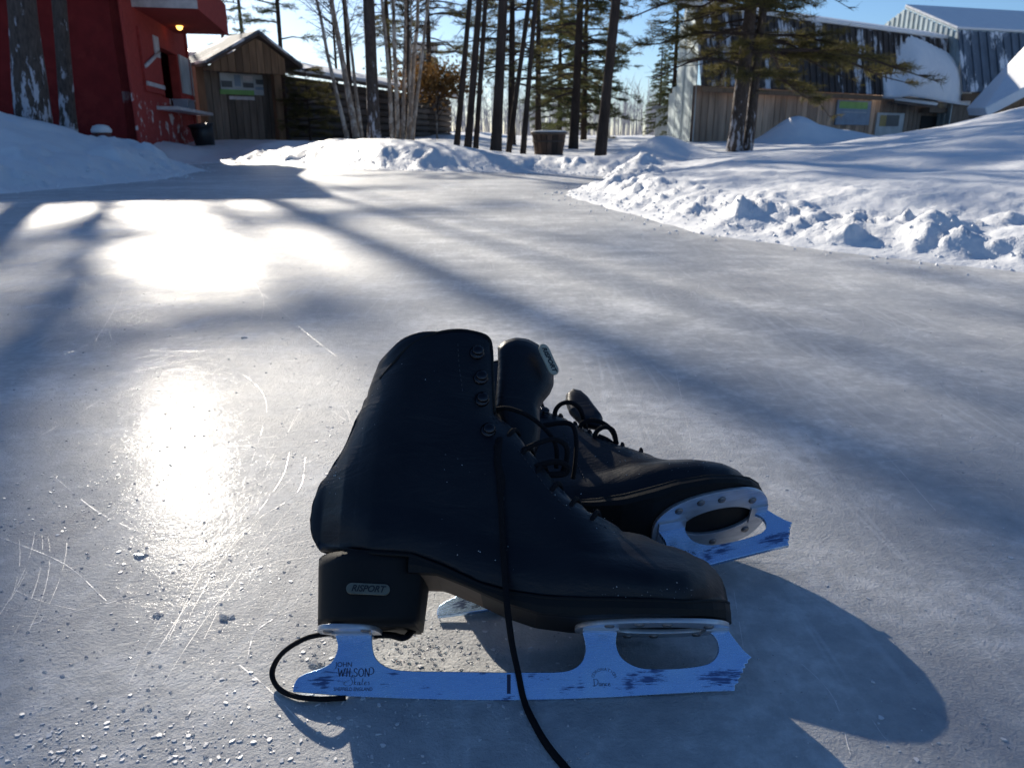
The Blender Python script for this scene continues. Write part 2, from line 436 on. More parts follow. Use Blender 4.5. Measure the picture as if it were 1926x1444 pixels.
def height(x, y):
    x = np.asarray(x, float); y = np.asarray(y, float)
    wob = 0.10*fbm(x*2.2, y*2.2, 3, 4) + 0.05*fbm(x*9, y*9, 5, 3)
    d = sdist(x, y) + wob
    right = smooth(-0.2, 1.2, x - 0.25*(7.5-y)*0 - 0.2) * smooth(9.5, 7.0, y)
    left = smooth(-2.6, -3.4, x) * smooth(14, 11, y)
    rise = smooth(0.0, 0.45, d)
    # ploughed bank along the back
    back = 0.15*smooth(0.0, 0.5, d)*(1-0.55*smooth(0.9, 2.4, d)) + 0.19*smooth(0, 0.9, d)*smooth(0.4, -1.6, x)
    # long slope on the right with broken crust at its foot
    rb = 0.045*smooth(0.0, 0.2, d) + 0.13*smooth(0.1, 1.1, d) + 0.27*smooth(0.7, 4.4, d)
    # drift on the left, in front of the red cabin
    lb = 0.13*smooth(0.0, 0.6, d) + 0.40*smooth(0.4, 2.6, d)
    w_back = np.clip(1-right-left, 0, 1)
    h = back*w_back + rb*right + lb*left
    far = smooth(10, 34, y)
    h = h + far*(0.10+0.33*smooth(18, 46, y))*rise
    h = h + gauss(x, y, -5.3, 7.9, 1.5, 1.5, 0.24, 0.3)*rise + left*np.exp(-((d-0.55)/0.6)**2)*0.34*np.maximum(0, fbm(x*2.7, y*2.7, 91, 4, 0.6)) + left*smooth(0.2, 0.8, d)*0.10*fbm(x*1.6, y*1.6, 95, 4, 0.6)
    h = h - gauss(x, y, -4.75, 12.6, 0.55, 1.9, 0.24)*rise
    h = h + gauss(x, y, 9.0, 26.0, 0.9, 1.0, 0.72) + gauss(x, y, 10.3, 26.4, 1.3, 1.0, 0.42) + gauss(x, y, 11.8, 26.8, 1.3, 1.0, 0.20)
    h = h + gauss(x, y, 1.55, 8.4, 0.36, 0.5, 0.20) + gauss(x, y, 1.15, 7.3, 0.22, 0.3, 0.12)
    h = h + gauss(x, y, 6.4, 8.0, 2.6, 2.6, 0.34)
    # undulation and broken lumps
    h = h + rise*(0.16*fbm(x*0.55, y*0.55, 11, 3)*smooth(0.3, 2.5, d) + 0.035*fbm(x*2.4, y*2.4, 21, 4))
    edge = np.exp(-((d-0.22)/0.25)**2)*right + 0.8*np.exp(-((d-0.3)/0.28)**2)*(1-right)
    lump = np.abs(fbm(x*5.5, y*5.5, 31, 4, 0.55))
    lump2 = np.maximum(0, fbm(x*3.6, y*3.6, 41, 3)+0.02)
    h = h + smooth(0, 0.05, d)*edge*(0.10*lump2 + 0.05*lump + 0.20*np.maximum(0, fbm(x*7.5, y*7.5, 71, 5, 0.65)-0.01))
    h = h + smooth(0, 0.1, d)*right*np.exp(-((d-0.35)/0.32)**2)*smooth(3.2, 2.0, y)*0.26*np.maximum(0, fbm(x*4.6, y*4.6, 77, 4, 0.6))
    patch = smooth(0.05, 0.25, fbm(x*0.9, y*0.9, 55, 2))
    h = h + right*smooth(0.2, 0.5, d)*smooth(3.0, 1.2, d)*patch*0.05*lump2
    h = h + smooth(-0.25, 0.0, d)*(1-smooth(0, 0.1, d))*0.012
    # thin scatter of loose snow at the foot, then under the ice
    h = h + 0.03*fbm(x*14, y*14, 61, 4, 0.6)*smooth(-0.02, 0.08, d)*(0.35+0.65*smooth(1.4, 0.5, d))
    inside = smooth(0.02, -0.16, d)
    return h*(1-inside) - 0.03*inside - 0.10*smooth(-0.2, -0.6, d)
def hz(x, y): return float(height(np.array([x]), np.array([y]))[0])

ang = np.concatenate([np.linspace(-180, -54, 64)[:-1], np.linspace(-54, 54, 580), np.linspace(54, 180, 64)[1:-1]])
rad = np.concatenate([np.geomspace(0.6, 1.5, 12)[:-1], np.geomspace(1.5, 14, 270)[:-1], np.geomspace(14, 60, 80)[:-1], np.geomspace(60, 900, 24)])
A, RR = np.meshgrid(np.radians(ang), rad)
TX, TY = RR*np.sin(A), RR*np.cos(A)
TZ = height(TX, TY)
na, nr = len(ang), len(rad)
me = bpy.data.meshes.new('snow_ground')
co = np.stack([TX, TY, TZ], -1).reshape(-1, 3).astype(np.float32)
me.vertices.add(len(co)); me.vertices.foreach_set('co', co.reshape(-1))
ii, jj = np.meshgrid(np.arange(nr-1), np.arange(na), indexing='ij')
q = np.stack([ii*na+jj, ii*na+(jj+1) % na, (ii+1)*na+(jj+1) % na, (ii+1)*na+jj], -1).reshape(-1, 4)[:, ::-1]
me.loops.add(q.size); me.loops.foreach_set('vertex_index', q.reshape(-1).astype(np.int32))
me.polygons.add(len(q)); me.polygons.foreach_set('loop_start', np.arange(0, q.size, 4, dtype=np.int32))
me.polygons.foreach_set('loop_total', np.full(len(q), 4, np.int32))
me.polygons.foreach_set('use_smooth', np.ones(len(q), bool))
me.materials.append(M['snow']); me.update(calc_edges=True)
tag(link('snow_ground', me), kind='structure')

b = MB()
cxr, cyr = -1.0, 2.0
ring = []
for i in range(len(RINK)):
    p = Vector(RINK[i]); 
    dv = (p - Vector((cxr, cyr))); ring.append((p.x + dv.x/dv.length*0.7, p.y + dv.y/dv.length*0.7, 0.0))
b.add(ring, [tuple(range(len(ring)))[::-1]])
ice = b.obj('ice', M['ice'])
bm = bmesh.new(); bm.from_mesh(ice.data); bmesh.ops.triangulate(bm, faces=bm.faces[:]); bmesh.ops.recalc_face_normals(bm, faces=bm.faces[:])
if bm.faces[0].normal.z < 0: bmesh.ops.reverse_faces(bm, faces=bm.faces[:])
bm.to_mesh(ice.data); bm.free()
tag(ice, kind='structure')

# ------------------------------------------------------------------ buildings
class Fr:
    """a wall's own axes: u along it, d out of it, z up"""
    def __init__(s, a, b):
        s.o = Vector((a[0], a[1], 0)); v = Vector((b[0]-a[0], b[1]-a[1], 0)); s.L = v.length; s.u = v.normalized()
        s.d = Vector((s.u.y, -s.u.x, 0))
        s.M = Matrix(((s.u.x, s.d.x, 0, s.o.x), (s.u.y, s.d.y, 0, s.o.y), (0, 0, 1, 0), (0, 0, 0, 1)))
    def uz(s, px, py):
        p = on_plane(px, py, s.o, s.d); q = p - s.o
        return q.dot(s.u), p.z
    def P(s, u, d, z): return s.o + s.u*u + s.d*d + Vector((0, 0, z))
def fbox(fr, u0, u1, d0, d1, z0, z1, name, mat, parent):
    b = MB(); b.box((u0, d0, z0), (u1, d1, z1), 0, fr.M); return b.obj(name, mat, parent)

# red cabin with the serving hatch
A_, B_ = (-5.34, 11.5), (-6.25, 16.0)
side = Fr(A_, B_)                       # faces the rink
W_ = 6.5
C_ = (A_[0]-side.d.x*W_, A_[1]-side.d.y*W_)
front = Fr(C_, A_)                      # faces the camera, in shade
L_ = side.L
EAVE, RIDGE = 2.62, 3.85
cabin = thing('red_cabin', (0, 0, 0), 'red painted cabin with an open serving hatch and snowy eaves at left', 'cabin')
u0, z1 = side.uz(296, 88); u1, _ = side.uz(327, 88); _, z0 = side.uz(310, 184)
b = MB()
for (a, c, e, f) in ((0, u0, -0.2, EAVE), (u1, L_, -0.2, EAVE), (u0, u1, -0.2, z0), (u0, u1, z1, EAVE)):
    b.box((a, -0.12, e), (c, 0, f), 0, side.M)
b.add([side.P(0, 0, EAVE), side.P(L_, 0, EAVE), side.P(L_/2, 0, RIDGE)], [(0, 1, 2)])
b.obj('side_wall', M['redworn_lit'], cabin)
b = MB()
b.box((0.0, -0.12, -0.2), (W_-0.002, 0.0, EAVE), 0, front.M)
b.obj('front_wall', M['red'], cabin)
b = MB()
b.box((0, -W_, -0.2), (0.12, -0.125, EAVE-0.003), 0, Fr(side.P(L_-0.12, 0, 0), side.P(L_, 0, 0)).M)
b.box((0.13, -W_, -0.2), (L_-0.13, -W_+0.12, EAVE-0.003), 0, side.M)
b.obj('rear_wall', M['red'], cabin)
ov = 0.55
for k, (ua, ub) in enumerate(((-0.4, L_/2), (L_+0.4, L_/2))):
    ez = EAVE - 0.4*(RIDGE-EAVE)/(L_/2)
    q = [side.P(ua, ov, ez), side.P(ua, -W_-0.4, ez), side.P(ub, -W_-0.4, RIDGE), side.P(ub, ov, RIDGE)]
    if k == 0: q = q[::-1]
    b = MB(); b.slab(q, 0.10); rf = b.obj('roof', M['red'], cabin)
    b = MB(); b.slab([p + Vector((0, 0, 0.105)) for p in q], 0.10); b.obj('snow_cover', M['snow'], rf)
aw0 = 0.75
awz = at(330, 14, side.P(aw0, 0.4, 0).y).z
b = MB(); b.box((aw0, 0.002, awz), (L_-0.75, 0.86, awz+0.09), 0, side.M); aw = b.obj('awning', M['redworn_lit'], cabin)
fbox(side, aw0-0.04, aw0-0.003, 0.002, 0.90, awz-0.01, awz+0.13, 'fascia', M['white'], aw)
fbox(side, aw0, L_-0.75, 0.863, 0.90, awz-0.012, awz+0.5, 'fascia', M['redworn_lit'], aw)
fbox(side, aw0, L_-0.75, 0.004, 0.86, awz+0.092, awz+0.2, 'snow_cover', M['snow'], aw)
# hatch frame, black block painting the unlit room behind, sill and shelf
b = MB(); b.box((u0-0.25, -0.9, z0-0.2), (u1+0.25, -0.5, z1+0.2), 0, side.M); b.obj('interior_shade', M['dark'], cabin)
for (a, c, e, f) in ((u0-0.06, u0, z0, z1), (u1, u1+0.06, z0, z1), (u0-0.06, u1+0.06, z1, z1+0.06)):
    fbox(side, a, c, 0.0, 0.025, e, f, 'hatch_frame', M['redworn_lit'], cabin)
s0, sz = side.uz(294, 200); s1, _ = side.uz(369, 211)
fbox(side, s0, s1, 0.002, 0.32, sz-0.05, sz, 'counter_shelf', M['white'], cabin)
# shutter with a Z brace, pale battens
sh0, _ = side.uz(262, 100); _, shz1 = side.uz(275, 60); _, shz0 = side.uz(275, 172)
shut = fbox(side, sh0, u0-0.07, 0.002, 0.035, shz0, shz1, 'shutter', M['redworn_lit'], cabin)
b = MB()
b.tube([side.P(u0-0.2, 0.05, shz1-0.25), side.P(sh0+0.06, 0.05, shz0+0.35)], 0.035, 4); b.obj('brace', M['white'], shut)
fbox(side, sh0+0.02, u0-0.09, 0.037, 0.06, shz0+0.08, shz0+0.14, 'rail', M['white'], shut)
fbox(side, u0-0.45, u0-0.12, 0.037, 0.055, shz1-0.33, shz1-0.02, 'panel', M['white'], shut)
p0, pz1 = side.uz(334, 103); p1, _ = side.uz(354, 103); _, pz0 = side.uz(345, 176)
fbox(side, p0, p1, 0.002, 0.03, pz0, pz1, 'notice_panel', M['signpale'], cabin)
fbox(side, -0.03, 0.10, 0.003, 0.03, -0.1, EAVE-0.01, 'corner_board', M['redworn_lit'], cabin)
fbox(side, L_-0.10, L_+0.03, 0.003, 0.03, -0.1, EAVE-0.01, 'corner_board', M['redworn_lit'], cabin)
lp = thing('porch_lamp', on_plane(337, 46, side.P(0, 0.25, 0), side.d), 'lit amber lamp hanging under the awning of the red cabin', 'lamp')
b = MB(); b.lathe([(0.012, 0.16), (0.012, 0.06), (0.05, 0.05), (0.055, 0.02)], 14); b.obj('lamp_holder', M['black'], lp)
b = MB(); b.lathe([(0.02, 0.025), (0.045, 0.0), (0.055, -0.04), (0.04, -0.08), (0.01, -0.095)], 14); b.obj('bulb', M['glow'], lp)
tr = thing('metal_tray', side.P((u0+u1)/2+0.1, 0.16, sz), 'grey metal tray standing on the cabin counter below the hatch', 'tray', rot=(0, 0, math.atan2(side.u.y, side.u.x)))
b = MB()
b.box((-0.3, -0.12, 0.002), (0.3, 0.12, 0.02)); b.box((-0.3, -0.12, 0.02), (-0.28, 0.12, 0.14)); b.box((0.28, -0.12, 0.02), (0.3, 0.12, 0.14))
b.box((-0.28, -0.12, 0.02), (0.28, -0.1, 0.14)); b.box((-0.28, 0.1, 0.02), (0.28, 0.12, 0.14)); b.obj('tray_body', M['tray'], tr)
b = MB(); b.box((-0.32, -0.14, 0.141), (0.32, 0.14, 0.16)); b.obj('lid', M['tray'], tr)
# black bin by the cabin corner
bp = at(390, 297, 14.6); bp.z = hz(bp.x, bp.y)-0.05
bn = thing('black_bin', bp, 'black plastic bin tilted in the snow beside the red cabin', 'bin', rot=(0.1, -0.12, 0.3))
b = MB(); b.lathe([(0.16, 0), (0.185, 0.2), (0.20, 0.38), (0.175, 0.385), (0.165, 0.2), (0.14, 0.05)], 18); b.obj('body', M['black'], bn)
b = MB(); b.lathe([(0.202, 0.36), (0.222, 0.365), (0.222, 0.40), (0.202, 0.405)], 18); b.obj('rim', M['black'], bn)
# snow-capped stove pipe by the front wall
vp = at(190, 242, 10.9); vp.z = hz(vp.x, vp.y)+0.06
v_ = thing('rusty_barrel', vp, 'small rusty round barrel capped with snow against the red wall', 'barrel')
b = MB(); b.lathe([(0.09, -0.08), (0.115, 0.0), (0.12, 0.08), (0.11, 0.16)], 16); b.obj('body', M['rust'], v_)
b = MB(); b.lathe([(0.125, 0.155), (0.13, 0.19), (0.10, 0.24), (0.04, 0.26)], 16); b.obj('snow_cap', M['snow'], v_)
b = MB(); b.lathe([(0.122, 0.05), (0.128, 0.055), (0.128, 0.075), (0.122, 0.08)], 16); b.obj('hoop', M['rust'], v_)

# information kiosk
KY = 17.0
kl, kr = at(379, 250, KY-0.5), at(524, 250, KY+0.7)
kf = Fr(kl, kr)
kiosk = thing('information_kiosk', (0, 0, 0), 'wooden notice kiosk with a snowy gabled roof beside the red cabin', 'kiosk')
_, ke = kf.uz(379, 132); ku, ka = kf.uz(460, 84)
_, kb = kf.uz(450, 262); kb -= 0.1
npl = 11
for i in range(npl):
    a, c = kf.L*i/npl, kf.L*(i+1)/npl
    um = (a+c)/2
    top = ke + (ka-ke)*(1-abs(um-ku)/(kf.L*0.62)) - 0.10
    fbox(kf, a+0.006, c-0.006, -0.04+0.004*(i % 3), 0.004*(i % 3), kb, top, 'plank', M['woodgrey'], kiosk)
fbox(kf, 0, kf.L, -0.075, -0.045, kb, ke, 'backing_board', M['wooddark'], kiosk)
for px, yb in ((383, 262), (512, 276)):
    uu, zz = kf.uz(px, yb)
    fbox(kf, uu-0.08, uu+0.08, 0.01 if px < 400 else 0.35, 0.17 if px < 400 else 0.50, zz-0.25, ke+0.05, 'post', M['wood'], kiosk)
pl_, pa_, pr_ = kf.uz(363, 128), kf.uz(460, 72), kf.uz(541, 134)
def roofz(u):
    return (pl_[1]+(pa_[1]-pl_[1])*(u-pl_[0])/(pa_[0]-pl_[0]) if u < pa_[0] else pa_[1]+(pr_[1]-pa_[1])*(u-pa_[0])/(pr_[0]-pa_[0])) - 0.035
for i in range(11):
    a = kf.L*i/11; c = kf.L*(i+1)/11-0.012
    zz = [kf.P(uu, dd, hh) for uu, hh in ((a, ke-0.04), (c, ke-0.04), (c, roofz(c)), (a, roofz(a))) for dd in (0.51, 0.54)]
    b = MB(); b.add(zz, [(1, 3, 5, 7), (0, 6, 4, 2), (0, 2, 3, 1), (2, 4, 5, 3), (4, 6, 7, 5), (6, 0, 1, 7)]); b.obj('gable_board', M['wood'], kiosk)
for k, (e_, sgn) in enumerate(((pl_, 1), (pr_, -1))):
    q = [kf.P(e_[0], 0.62, e_[1]), kf.P(pa_[0], 0.62, pa_[1]), kf.P(pa_[0], -0.9, pa_[1]), kf.P(e_[0], -0.9, e_[1])]
    if sgn < 0: q = q[::-1]
    b = MB(); b.slab(q, 0.05); rf = b.obj('roof', M['wooddark'], kiosk)
    b = MB(); b.slab([p*1.0 + Vector((0, 0, 0.055)) for p in q], 0.045); b.obj('shaded_snow', M['tinroof_snowshade'], rf)  # roof snow coloured dark, its shade painted in
sg = thing('notice_board', (0, 0, 0), 'pale notice board with a green strip fixed on the kiosk wall', 'sign')
def sign_piece(fr, px0, py0, px1, py1, d0, d1, name, mat, par):
    a, z_1 = fr.uz(px0, py0); c, z_0 = fr.uz(px1, py1)
    return fbox(fr, a, c, d0, d1, z_0, z_1, name, mat, par)
sign_piece(kf, 411, 137, 495, 180, 0.012, 0.035, 'panel', M['signpale'], sg)
sign_piece(kf, 412, 168, 477, 180, 0.036, 0.040, 'green_strip', M['signgreen'], sg)
for (x0, y0, x1, y1, mt) in ((414, 152, 436, 165, 'signdark'), (438, 141, 452, 163, 'signblue'), (455, 156, 476, 166, 'signdark'), (479, 150, 494, 160, 'signdark'), (479, 164, 494, 170, 'signblue'), (455, 143, 474, 154, 'white')):
    sign_piece(kf, x0, y0, x1, y1, 0.036, 0.040, 'picture', M[mt], sg)
sign_piece(kf, 430, 181, 478, 189, 0.012, 0.03, 'lower_panel', M['white'], sg)
# small shed roof behind the kiosk
sh = thing('garden_shed', (0, 0, 0), 'small dark shed with a snowy roof between the cabin and the kiosk', 'shed')
f2 = Fr(at(352, 250, 19.5), at(420, 250, 19.5))
b = MB(); b.box((0, -2.0, 0), (f2.L, 0, 2.0), 0, f2.M); b.obj('wall', M['wooddark'], sh)
b = MB(); b.slab([f2.P(-0.2, 0.25, 2.0), f2.P(f2.L+0.2, 0.25, 2.0), f2.P(f2.L+0.2, -2.2, 2.35), f2.P(-0.2, -2.2, 2.35)], 0.14); rf = b.obj('roof', M['wooddark'], sh)
b = MB(); b.slab([f2.P(-0.2, 0.25, 2.145), f2.P(f2.L+0.2, 0.25, 2.145), f2.P(f2.L+0.2, -2.2, 2.495), f2.P(-0.2, -2.2, 2.495)], 0.12); b.obj('snow_cover', M['snow'], rf)

# long low log shed behind the birches
la, lb_ = at(528, 250, 19.0), at(846, 250, 31.0)
lf = Fr(la, lb_)
logs = thing('log_shed', (0, 0, 0), 'long low dark log shed with a snowy roof edge behind the birch clumps', 'shed')
_, lz1 = lf.uz(600, 152)
rows, segs = 9, 5
for r_ in range(rows):
    for s_ in range(segs):
        a, c = lf.L*s_/segs, lf.L*(s_+1)/segs
        h0 = lz1*r_/rows; h1 = lz1*(r_+1)/rows
        j = 0.012*((r_*7+s_*3) % 4)
        b = MB(); b.tube([lf.P(a+0.01, -0.02+j, (h0+h1)/2), lf.P(c-0.01, -0.02+j, (h0+h1)/2)], (h1-h0)/2*0.99, 8, flat=1.0)
        b.obj('log', M['wooddark'], logs)
fbox(lf, 0, lf.L, -2.4, -0.14, 0, lz1, 'inner_wall', M['wooddark'], logs)
q = [lf.P(-0.3, 0.35, lz1), lf.P(lf.L+0.4, 0.35, lz1), lf.P(lf.L+0.4, -1.3, lz1+0.42), lf.P(-0.3, -1.3, lz1+0.42)]
b = MB(); b.slab(q, 0.07); rf = b.obj('roof', M['wooddark'], logs)
b = MB(); b.slab([p+Vector((0, 0, 0.075)) for p in q], 0.10); b.obj('snow_cover', M['snow'], rf)

# far grey house with an ochre side
fh = thing('far_house', (0, 0, 0), 'distant grey house with an ochre end wall behind the tree trunks', 'house')
f3 = Fr(at(776, 250, 42), at(807, 250, 42)); f4 = Fr(at(808, 250, 42), at(828, 250, 44))
_, t3 = f3.uz(790, 98)
b = MB(); b.box((0, -2.5, 0), (f3.L, 0, t3), 0, f3.M); b.obj('wall', M['farwall'], fh)
b = MB(); b.box((0.01, -0.12, 0), (f4.L, 0, t3*0.97), 0, f4.M); b.obj('end_wall', M['faryellow'], fh)
b = MB(); b.slab([f3.P(-0.2, 0.2, t3), f3.P(f3.L+0.6, 0.2, t3), f3.P(f3.L+0.4, -1.2, t3+0.5), f3.P(0.2, -1.2, t3+0.5)], 0.1); b.obj('roof', M['farwall'], fh)
w0 = f3.uz(783, 112); w1 = f3.uz(793, 130)
fbox(f3, w0[0], w1[0], 0.003, 0.03, w1[1], w0[1], 'window', M['signblue'], fh)

# long barn: board wall, gambrel roof, tin end
ba, bb = at(1303, 255, 28.0), at(1785, 255, 37.5)
bf = Fr(ba, bb)
barn = thing('long_barn', (0, 0, 0), 'long low barn with upright boards, dark ribbed roof and a tin gable end', 'barn')
_, be = bf.uz(1305, 160)
npl = 52
for i in range(npl):
    a, c = bf.L*i/npl, bf.L*(i+1)/npl
    fbox(bf, a+0.012, c-0.012, -0.05, 0.006*((i*5) % 4), -0.1, be, 'plank', M['barnwood'] if i < 34 else M['woodgrey'], barn)
fbox(bf, 0.02, bf.L, -0.16, -0.055, -0.1, be-0.01, 'inner_wall', M['wooddark'], barn)
ge = Fr(at(1254, 255, 31.5), ba)          # tin end wall
_, _t = ge.uz(1270, 60)
for i in range(7):
    a, c = ge.L*i/7, ge.L*(i+1)/7
    zt = be + 0.1 + 3.1*min(1.0, (0.25+i/7.0*1.5) if i < 4 else (2.0-i/7.0*1.1))
    fbox(ge, a+0.008, c-0.008, -0.03+0.012*(i % 2), 0.012*(i % 2), -0.1, zt if i > 1 else be-0.1+0.2*i, 'tin_sheet', M['tin'], barn)
rk, rt = 2.35, 0.25     # lower (steep) and upper slope rises
DR = 0.05
q = [bf.P(-0.25, 0.45, be-0.05), bf.P(bf.L+0.2, 0.45, be-0.05), bf.P(bf.L+0.2, -DR, be+rk), bf.P(-0.25, -DR, be+rk)]
b = MB(); b.slab(q, 0.06); rf = b.obj('roof', M['darkroof'], barn)
nrib = 46
rn = (q[1]-q[0]).cross(q[2]-q[0]).normalized()
for i in range(nrib):
    uu = (i+0.5)/nrib
    p0_, p1_ = q[0].lerp(q[1], uu), q[3].lerp(q[2], uu)
    wv = bf.u*0.035
    b = MB(); b.slab([p0_-wv+rn*0.062, p0_+wv+rn*0.062, p1_+wv+rn*0.062, p1_-wv+rn*0.062], 0.05); b.obj('rib', M['darkroof'], rf)
q2 = [q[3], q[2], bf.P(bf.L+0.2, -DR-0.9, be+rk+rt), bf.P(-0.25, -DR-0.9, be+rk+rt)]
b = MB(); b.slab([p+Vector((0, 0, 0.003)) for p in q2], 0.06); rf2 = b.obj('upper_roof', M['darkroof'], barn)
b = MB(); b.slab([p+Vector((0, 0, 0.07)) for p in q2], 0.16); b.obj('snow_cover', M['snow'], rf2)
fbox(bf, -0.2, bf.L, 0.40, 0.47, be-0.24, be-0.08, 'fascia', M['wood'], barn)
# heavy drift lying on the right half of the roof
ud0, _ = bf.uz(1640, 180); ud1, _ = bf.uz(1782, 180)
g = MB(); NU, NV = 26, 22
vs = []
for i in range(NU+1):
    for j in range(NV+1):
        a, v = i/NU, j/NV
        uu = ud0 + (ud1-ud0)*a
        lefte = smooth(0.0, 0.14, np.array(a - 0.04 - 0.22*v))*1.0
        p = bf.P(uu, 0.62, be-0.10-0.35*a).lerp(bf.P(uu, -DR-0.3, be+rk+0.25-0.7*a*a), v)
        thick = float(lefte)*(0.62*math.sin(math.pi*min(1, 0.12+v*0.9))**0.6+0.06)
        p = p + rn*(0.04 + thick) + Vector((0, 0, 0.05*float(fbm(np.array([uu*1.5]), np.array([v*3.0]), 9, 3)[0])))
        vs.append(p)
g.add(vs, [(i*(NV+1)+j, (i+1)*(NV+1)+j, (i+1)*(NV+1)+j+1, i*(NV+1)+j+1) for i in range(NU) for j in range(NV)], 0, True)
sd = g.obj('snow_drift', M['snow'], rf); md = sd.modifiers.new('solid', 'SOLIDIFY'); md.thickness = 0.2; md.offset = -1
# sign, glazed door, doorway, porch roof on the board wall
bs = thing('barn_sign', (0, 0, 0), 'pale board sign with green top fixed to the barn wall above the drift', 'sign')
sign_piece(bf, 1573, 188, 1630, 236, 0.03, 0.09, 'panel', M['signblue'], bs)
sign_piece(bf, 1576, 191, 1627, 206, 0.091, 0.10, 'green_print', M['signgreen'], bs)
sign_piece(bf, 1578, 210, 1625, 213, 0.091, 0.10, 'pale_strip', M['signpale'], bs)
dr = sign_piece(bf, 1648, 212, 1692, 262, 0.025, 0.07, 'door', M['signpale'], barn)
for k in range(3):
    sign_piece(bf, 1653+k*12, 217, 1662+k*12, 238, 0.072, 0.085, 'pane', M['signdark' if k else 'faryellow'], dr)
sign_piece(bf, 1732, 218, 1775, 275, 0.03, 0.05, 'doorway_shade', M['dark'], barn)  # black panel painted in for the shade of the opening
sign_piece(bf, 1728, 203, 1785, 214, 0.03, 0.5, 'lintel', M['woodgrey'], barn)
a0, za = bf.uz(1662, 183); a1, zb = bf.uz(1724, 203)
b = MB(); b.slab([bf.P(a0, 0.5, za-0.25), bf.P(a1, 0.9, zb-0.05), bf.P(a1, 0.03, zb+0.30), bf.P(a0, 0.03, za+0.1)], 0.08); rf = b.obj('porch_roof', M['wooddark'], barn)
b = MB(); b.slab([p+Vector((0, 0, 0.085)) for p in (bf.P(a0, 0.5, za-0.25), bf.P(a1, 0.9, zb-0.05), bf.P(a1, 0.03, zb+0.30), bf.P(a0, 0.03, za+0.1))], 0.14); b.obj('snow_cover', M['snow'], rf)

# tall barn at the far right
TYD = 36.0
t0 = at(1783, 250, TYD); t1 = at(2120, 250, TYD+3.0)
tf = Fr(t0, t1)
tall = thing('tall_barn', (0, 0, 0), 'tall tin clad barn with a ribbed gambrel roof at the right edge', 'barn')
_, te = tf.uz(1785, 170); _, tb = tf.uz(1781, 56); 
fbox(tf, 0.02, tf.L, -0.12, 0, -0.1, te-0.02, 'wall', M['woodgrey'], tall)
q = [tf.P(-0.05, 0.5, te-0.1), tf.P(tf.L, 0.5, te-0.1), tf.P(tf.L, -0.35, tb), tf.P(-0.05, -0.35, tb)]
b = MB(); b.slab(q, 0.06); rf = b.obj('roof', M['tinroof_snowshade'], tall)
rn2 = (q[1]-q[0]).cross(q[2]-q[0]).normalized()
for i in range(24):
    uu = (i+0.5)/24
    p0_, p1_ = q[0].lerp(q[1], uu), q[3].lerp(q[2], uu); wv = tf.u*0.07
    b = MB(); b.slab([p0_-wv+rn2*0.062, p0_+wv+rn2*0.062, p1_+wv+rn2*0.062, p1_-wv+rn2*0.062], 0.07); b.obj('rib', M['tinroof_snowshade'], rf)
GD = 3.6
_ap = on_plane(1703, 12, t0, tf.u)
GD = ((tf.o - _ap).dot(tf.d) - 0.35)/0.55
tr_ = _ap.z - 0.1
q2 = [q[3], q[2], tf.P(tf.L, -0.35-GD*0.55, tr_), tf.P(-0.05, -0.35-GD*0.55, tr_)]
b = MB(); b.slab([p+Vector((0, 0, 0.003)) for p in q2], 0.06); rf = b.obj('upper_roof', M['tin'], tall)
b = MB(); b.slab([p+Vector((0, 0, 0.068)) for p in q2], 0.12); b.obj('snow_cover', M['snow'], rf)
# corrugated gable end as upright sheets
GW = 0.35 + GD*0.55*1.45
tg = Fr(tf.P(0, -GW, 0), tf.P(0, 0.0, 0))
NS = 34
def gtop(dd):      # height of the gable at depth dd behind the eave plane
    if dd < 0.35: return te + (tb-te)*(dd+0.5)/0.85
    if dd < 0.35+GD*0.55: return tb + (tr_-tb)*(dd-0.35)/(GD*0.55)
    return tr_ - (tr_-tb)*(dd-0.35-GD*0.55)/(GD*0.55)
for i in range(NS):
    a, c = GW*i/NS, GW*(i+1)/NS
    fbox(tg, a+0.004, c-0.004, -0.05+0.03*(i % 2), 0.03*(i % 2), 0.5, gtop(GW-(a+c)/2)-0.03, 'tin_sheet', M['tin'], tall)
fbox(tf, 0.0, tf.L, 0.42, 0.50, te-0.45, te-0.16, 'fascia', M['wood'], tall)
# lean-to at the right edge
lt = thing('snowy_lean_to', (0, 0, 0), 'wooden lean-to under a thick sloping snow roof at the right edge', 'shed')
e0, e1 = at(1856, 226, 27.0), at(2010, 146, 27.0)
qs = [e0, e1, at(1940, 96, 33.0), at(1822, 224, 31.0)]
b = MB(); b.slab(qs, 0.09); rf = b.obj('roof', M['wood'], lt)
b = MB(); b.slab([p+Vector((-0.02, -0.03, 0.1)) for p in qs], 0.32); b.obj('snow_cover', M['snow'], rf)
b = MB()
w0_ = Vector((e0.x+0.4, e0.y+0.35, 0)); w1_ = Vector((e1.x, e1.y+0.35, 0))
nb = 12
for i in range(nb):
    pa, pb = w0_.lerp(w1_, i/nb), w0_.lerp(w1_, (i+1)/nb)
    b = MB(); zt_ = e0.z + (e1.z-e0.z)*((pa.x-e0.x)/(e1.x-e0.x)) - 0.05
    b.box((pa.x+0.01, pa.y, -0.1), (pb.x-0.01, pa.y+0.04, zt_)); b.obj('plank', M['wood'], lt)

# pale hut left of the long barn
hut = thing('pale_hut', (0, 0, 0), 'small pale hut with a flat roof left of the tin gable', 'hut')
f5 = Fr(at(1232, 250, 37), at(1256, 250, 36.4))
_, t5 = f5.uz(1240, 206)
b = MB(); b.box((0, -1.5, 0), (f5.L, 0, t5), 0, f5.M); b.obj('wall', M['signpale'], hut)
b = MB(); b.box((-0.15, -1.6, t5+0.002), (f5.L+0.2, 0.15, t5+0.14), 0, f5.M); b.obj('roof', M['farwall'], hut)

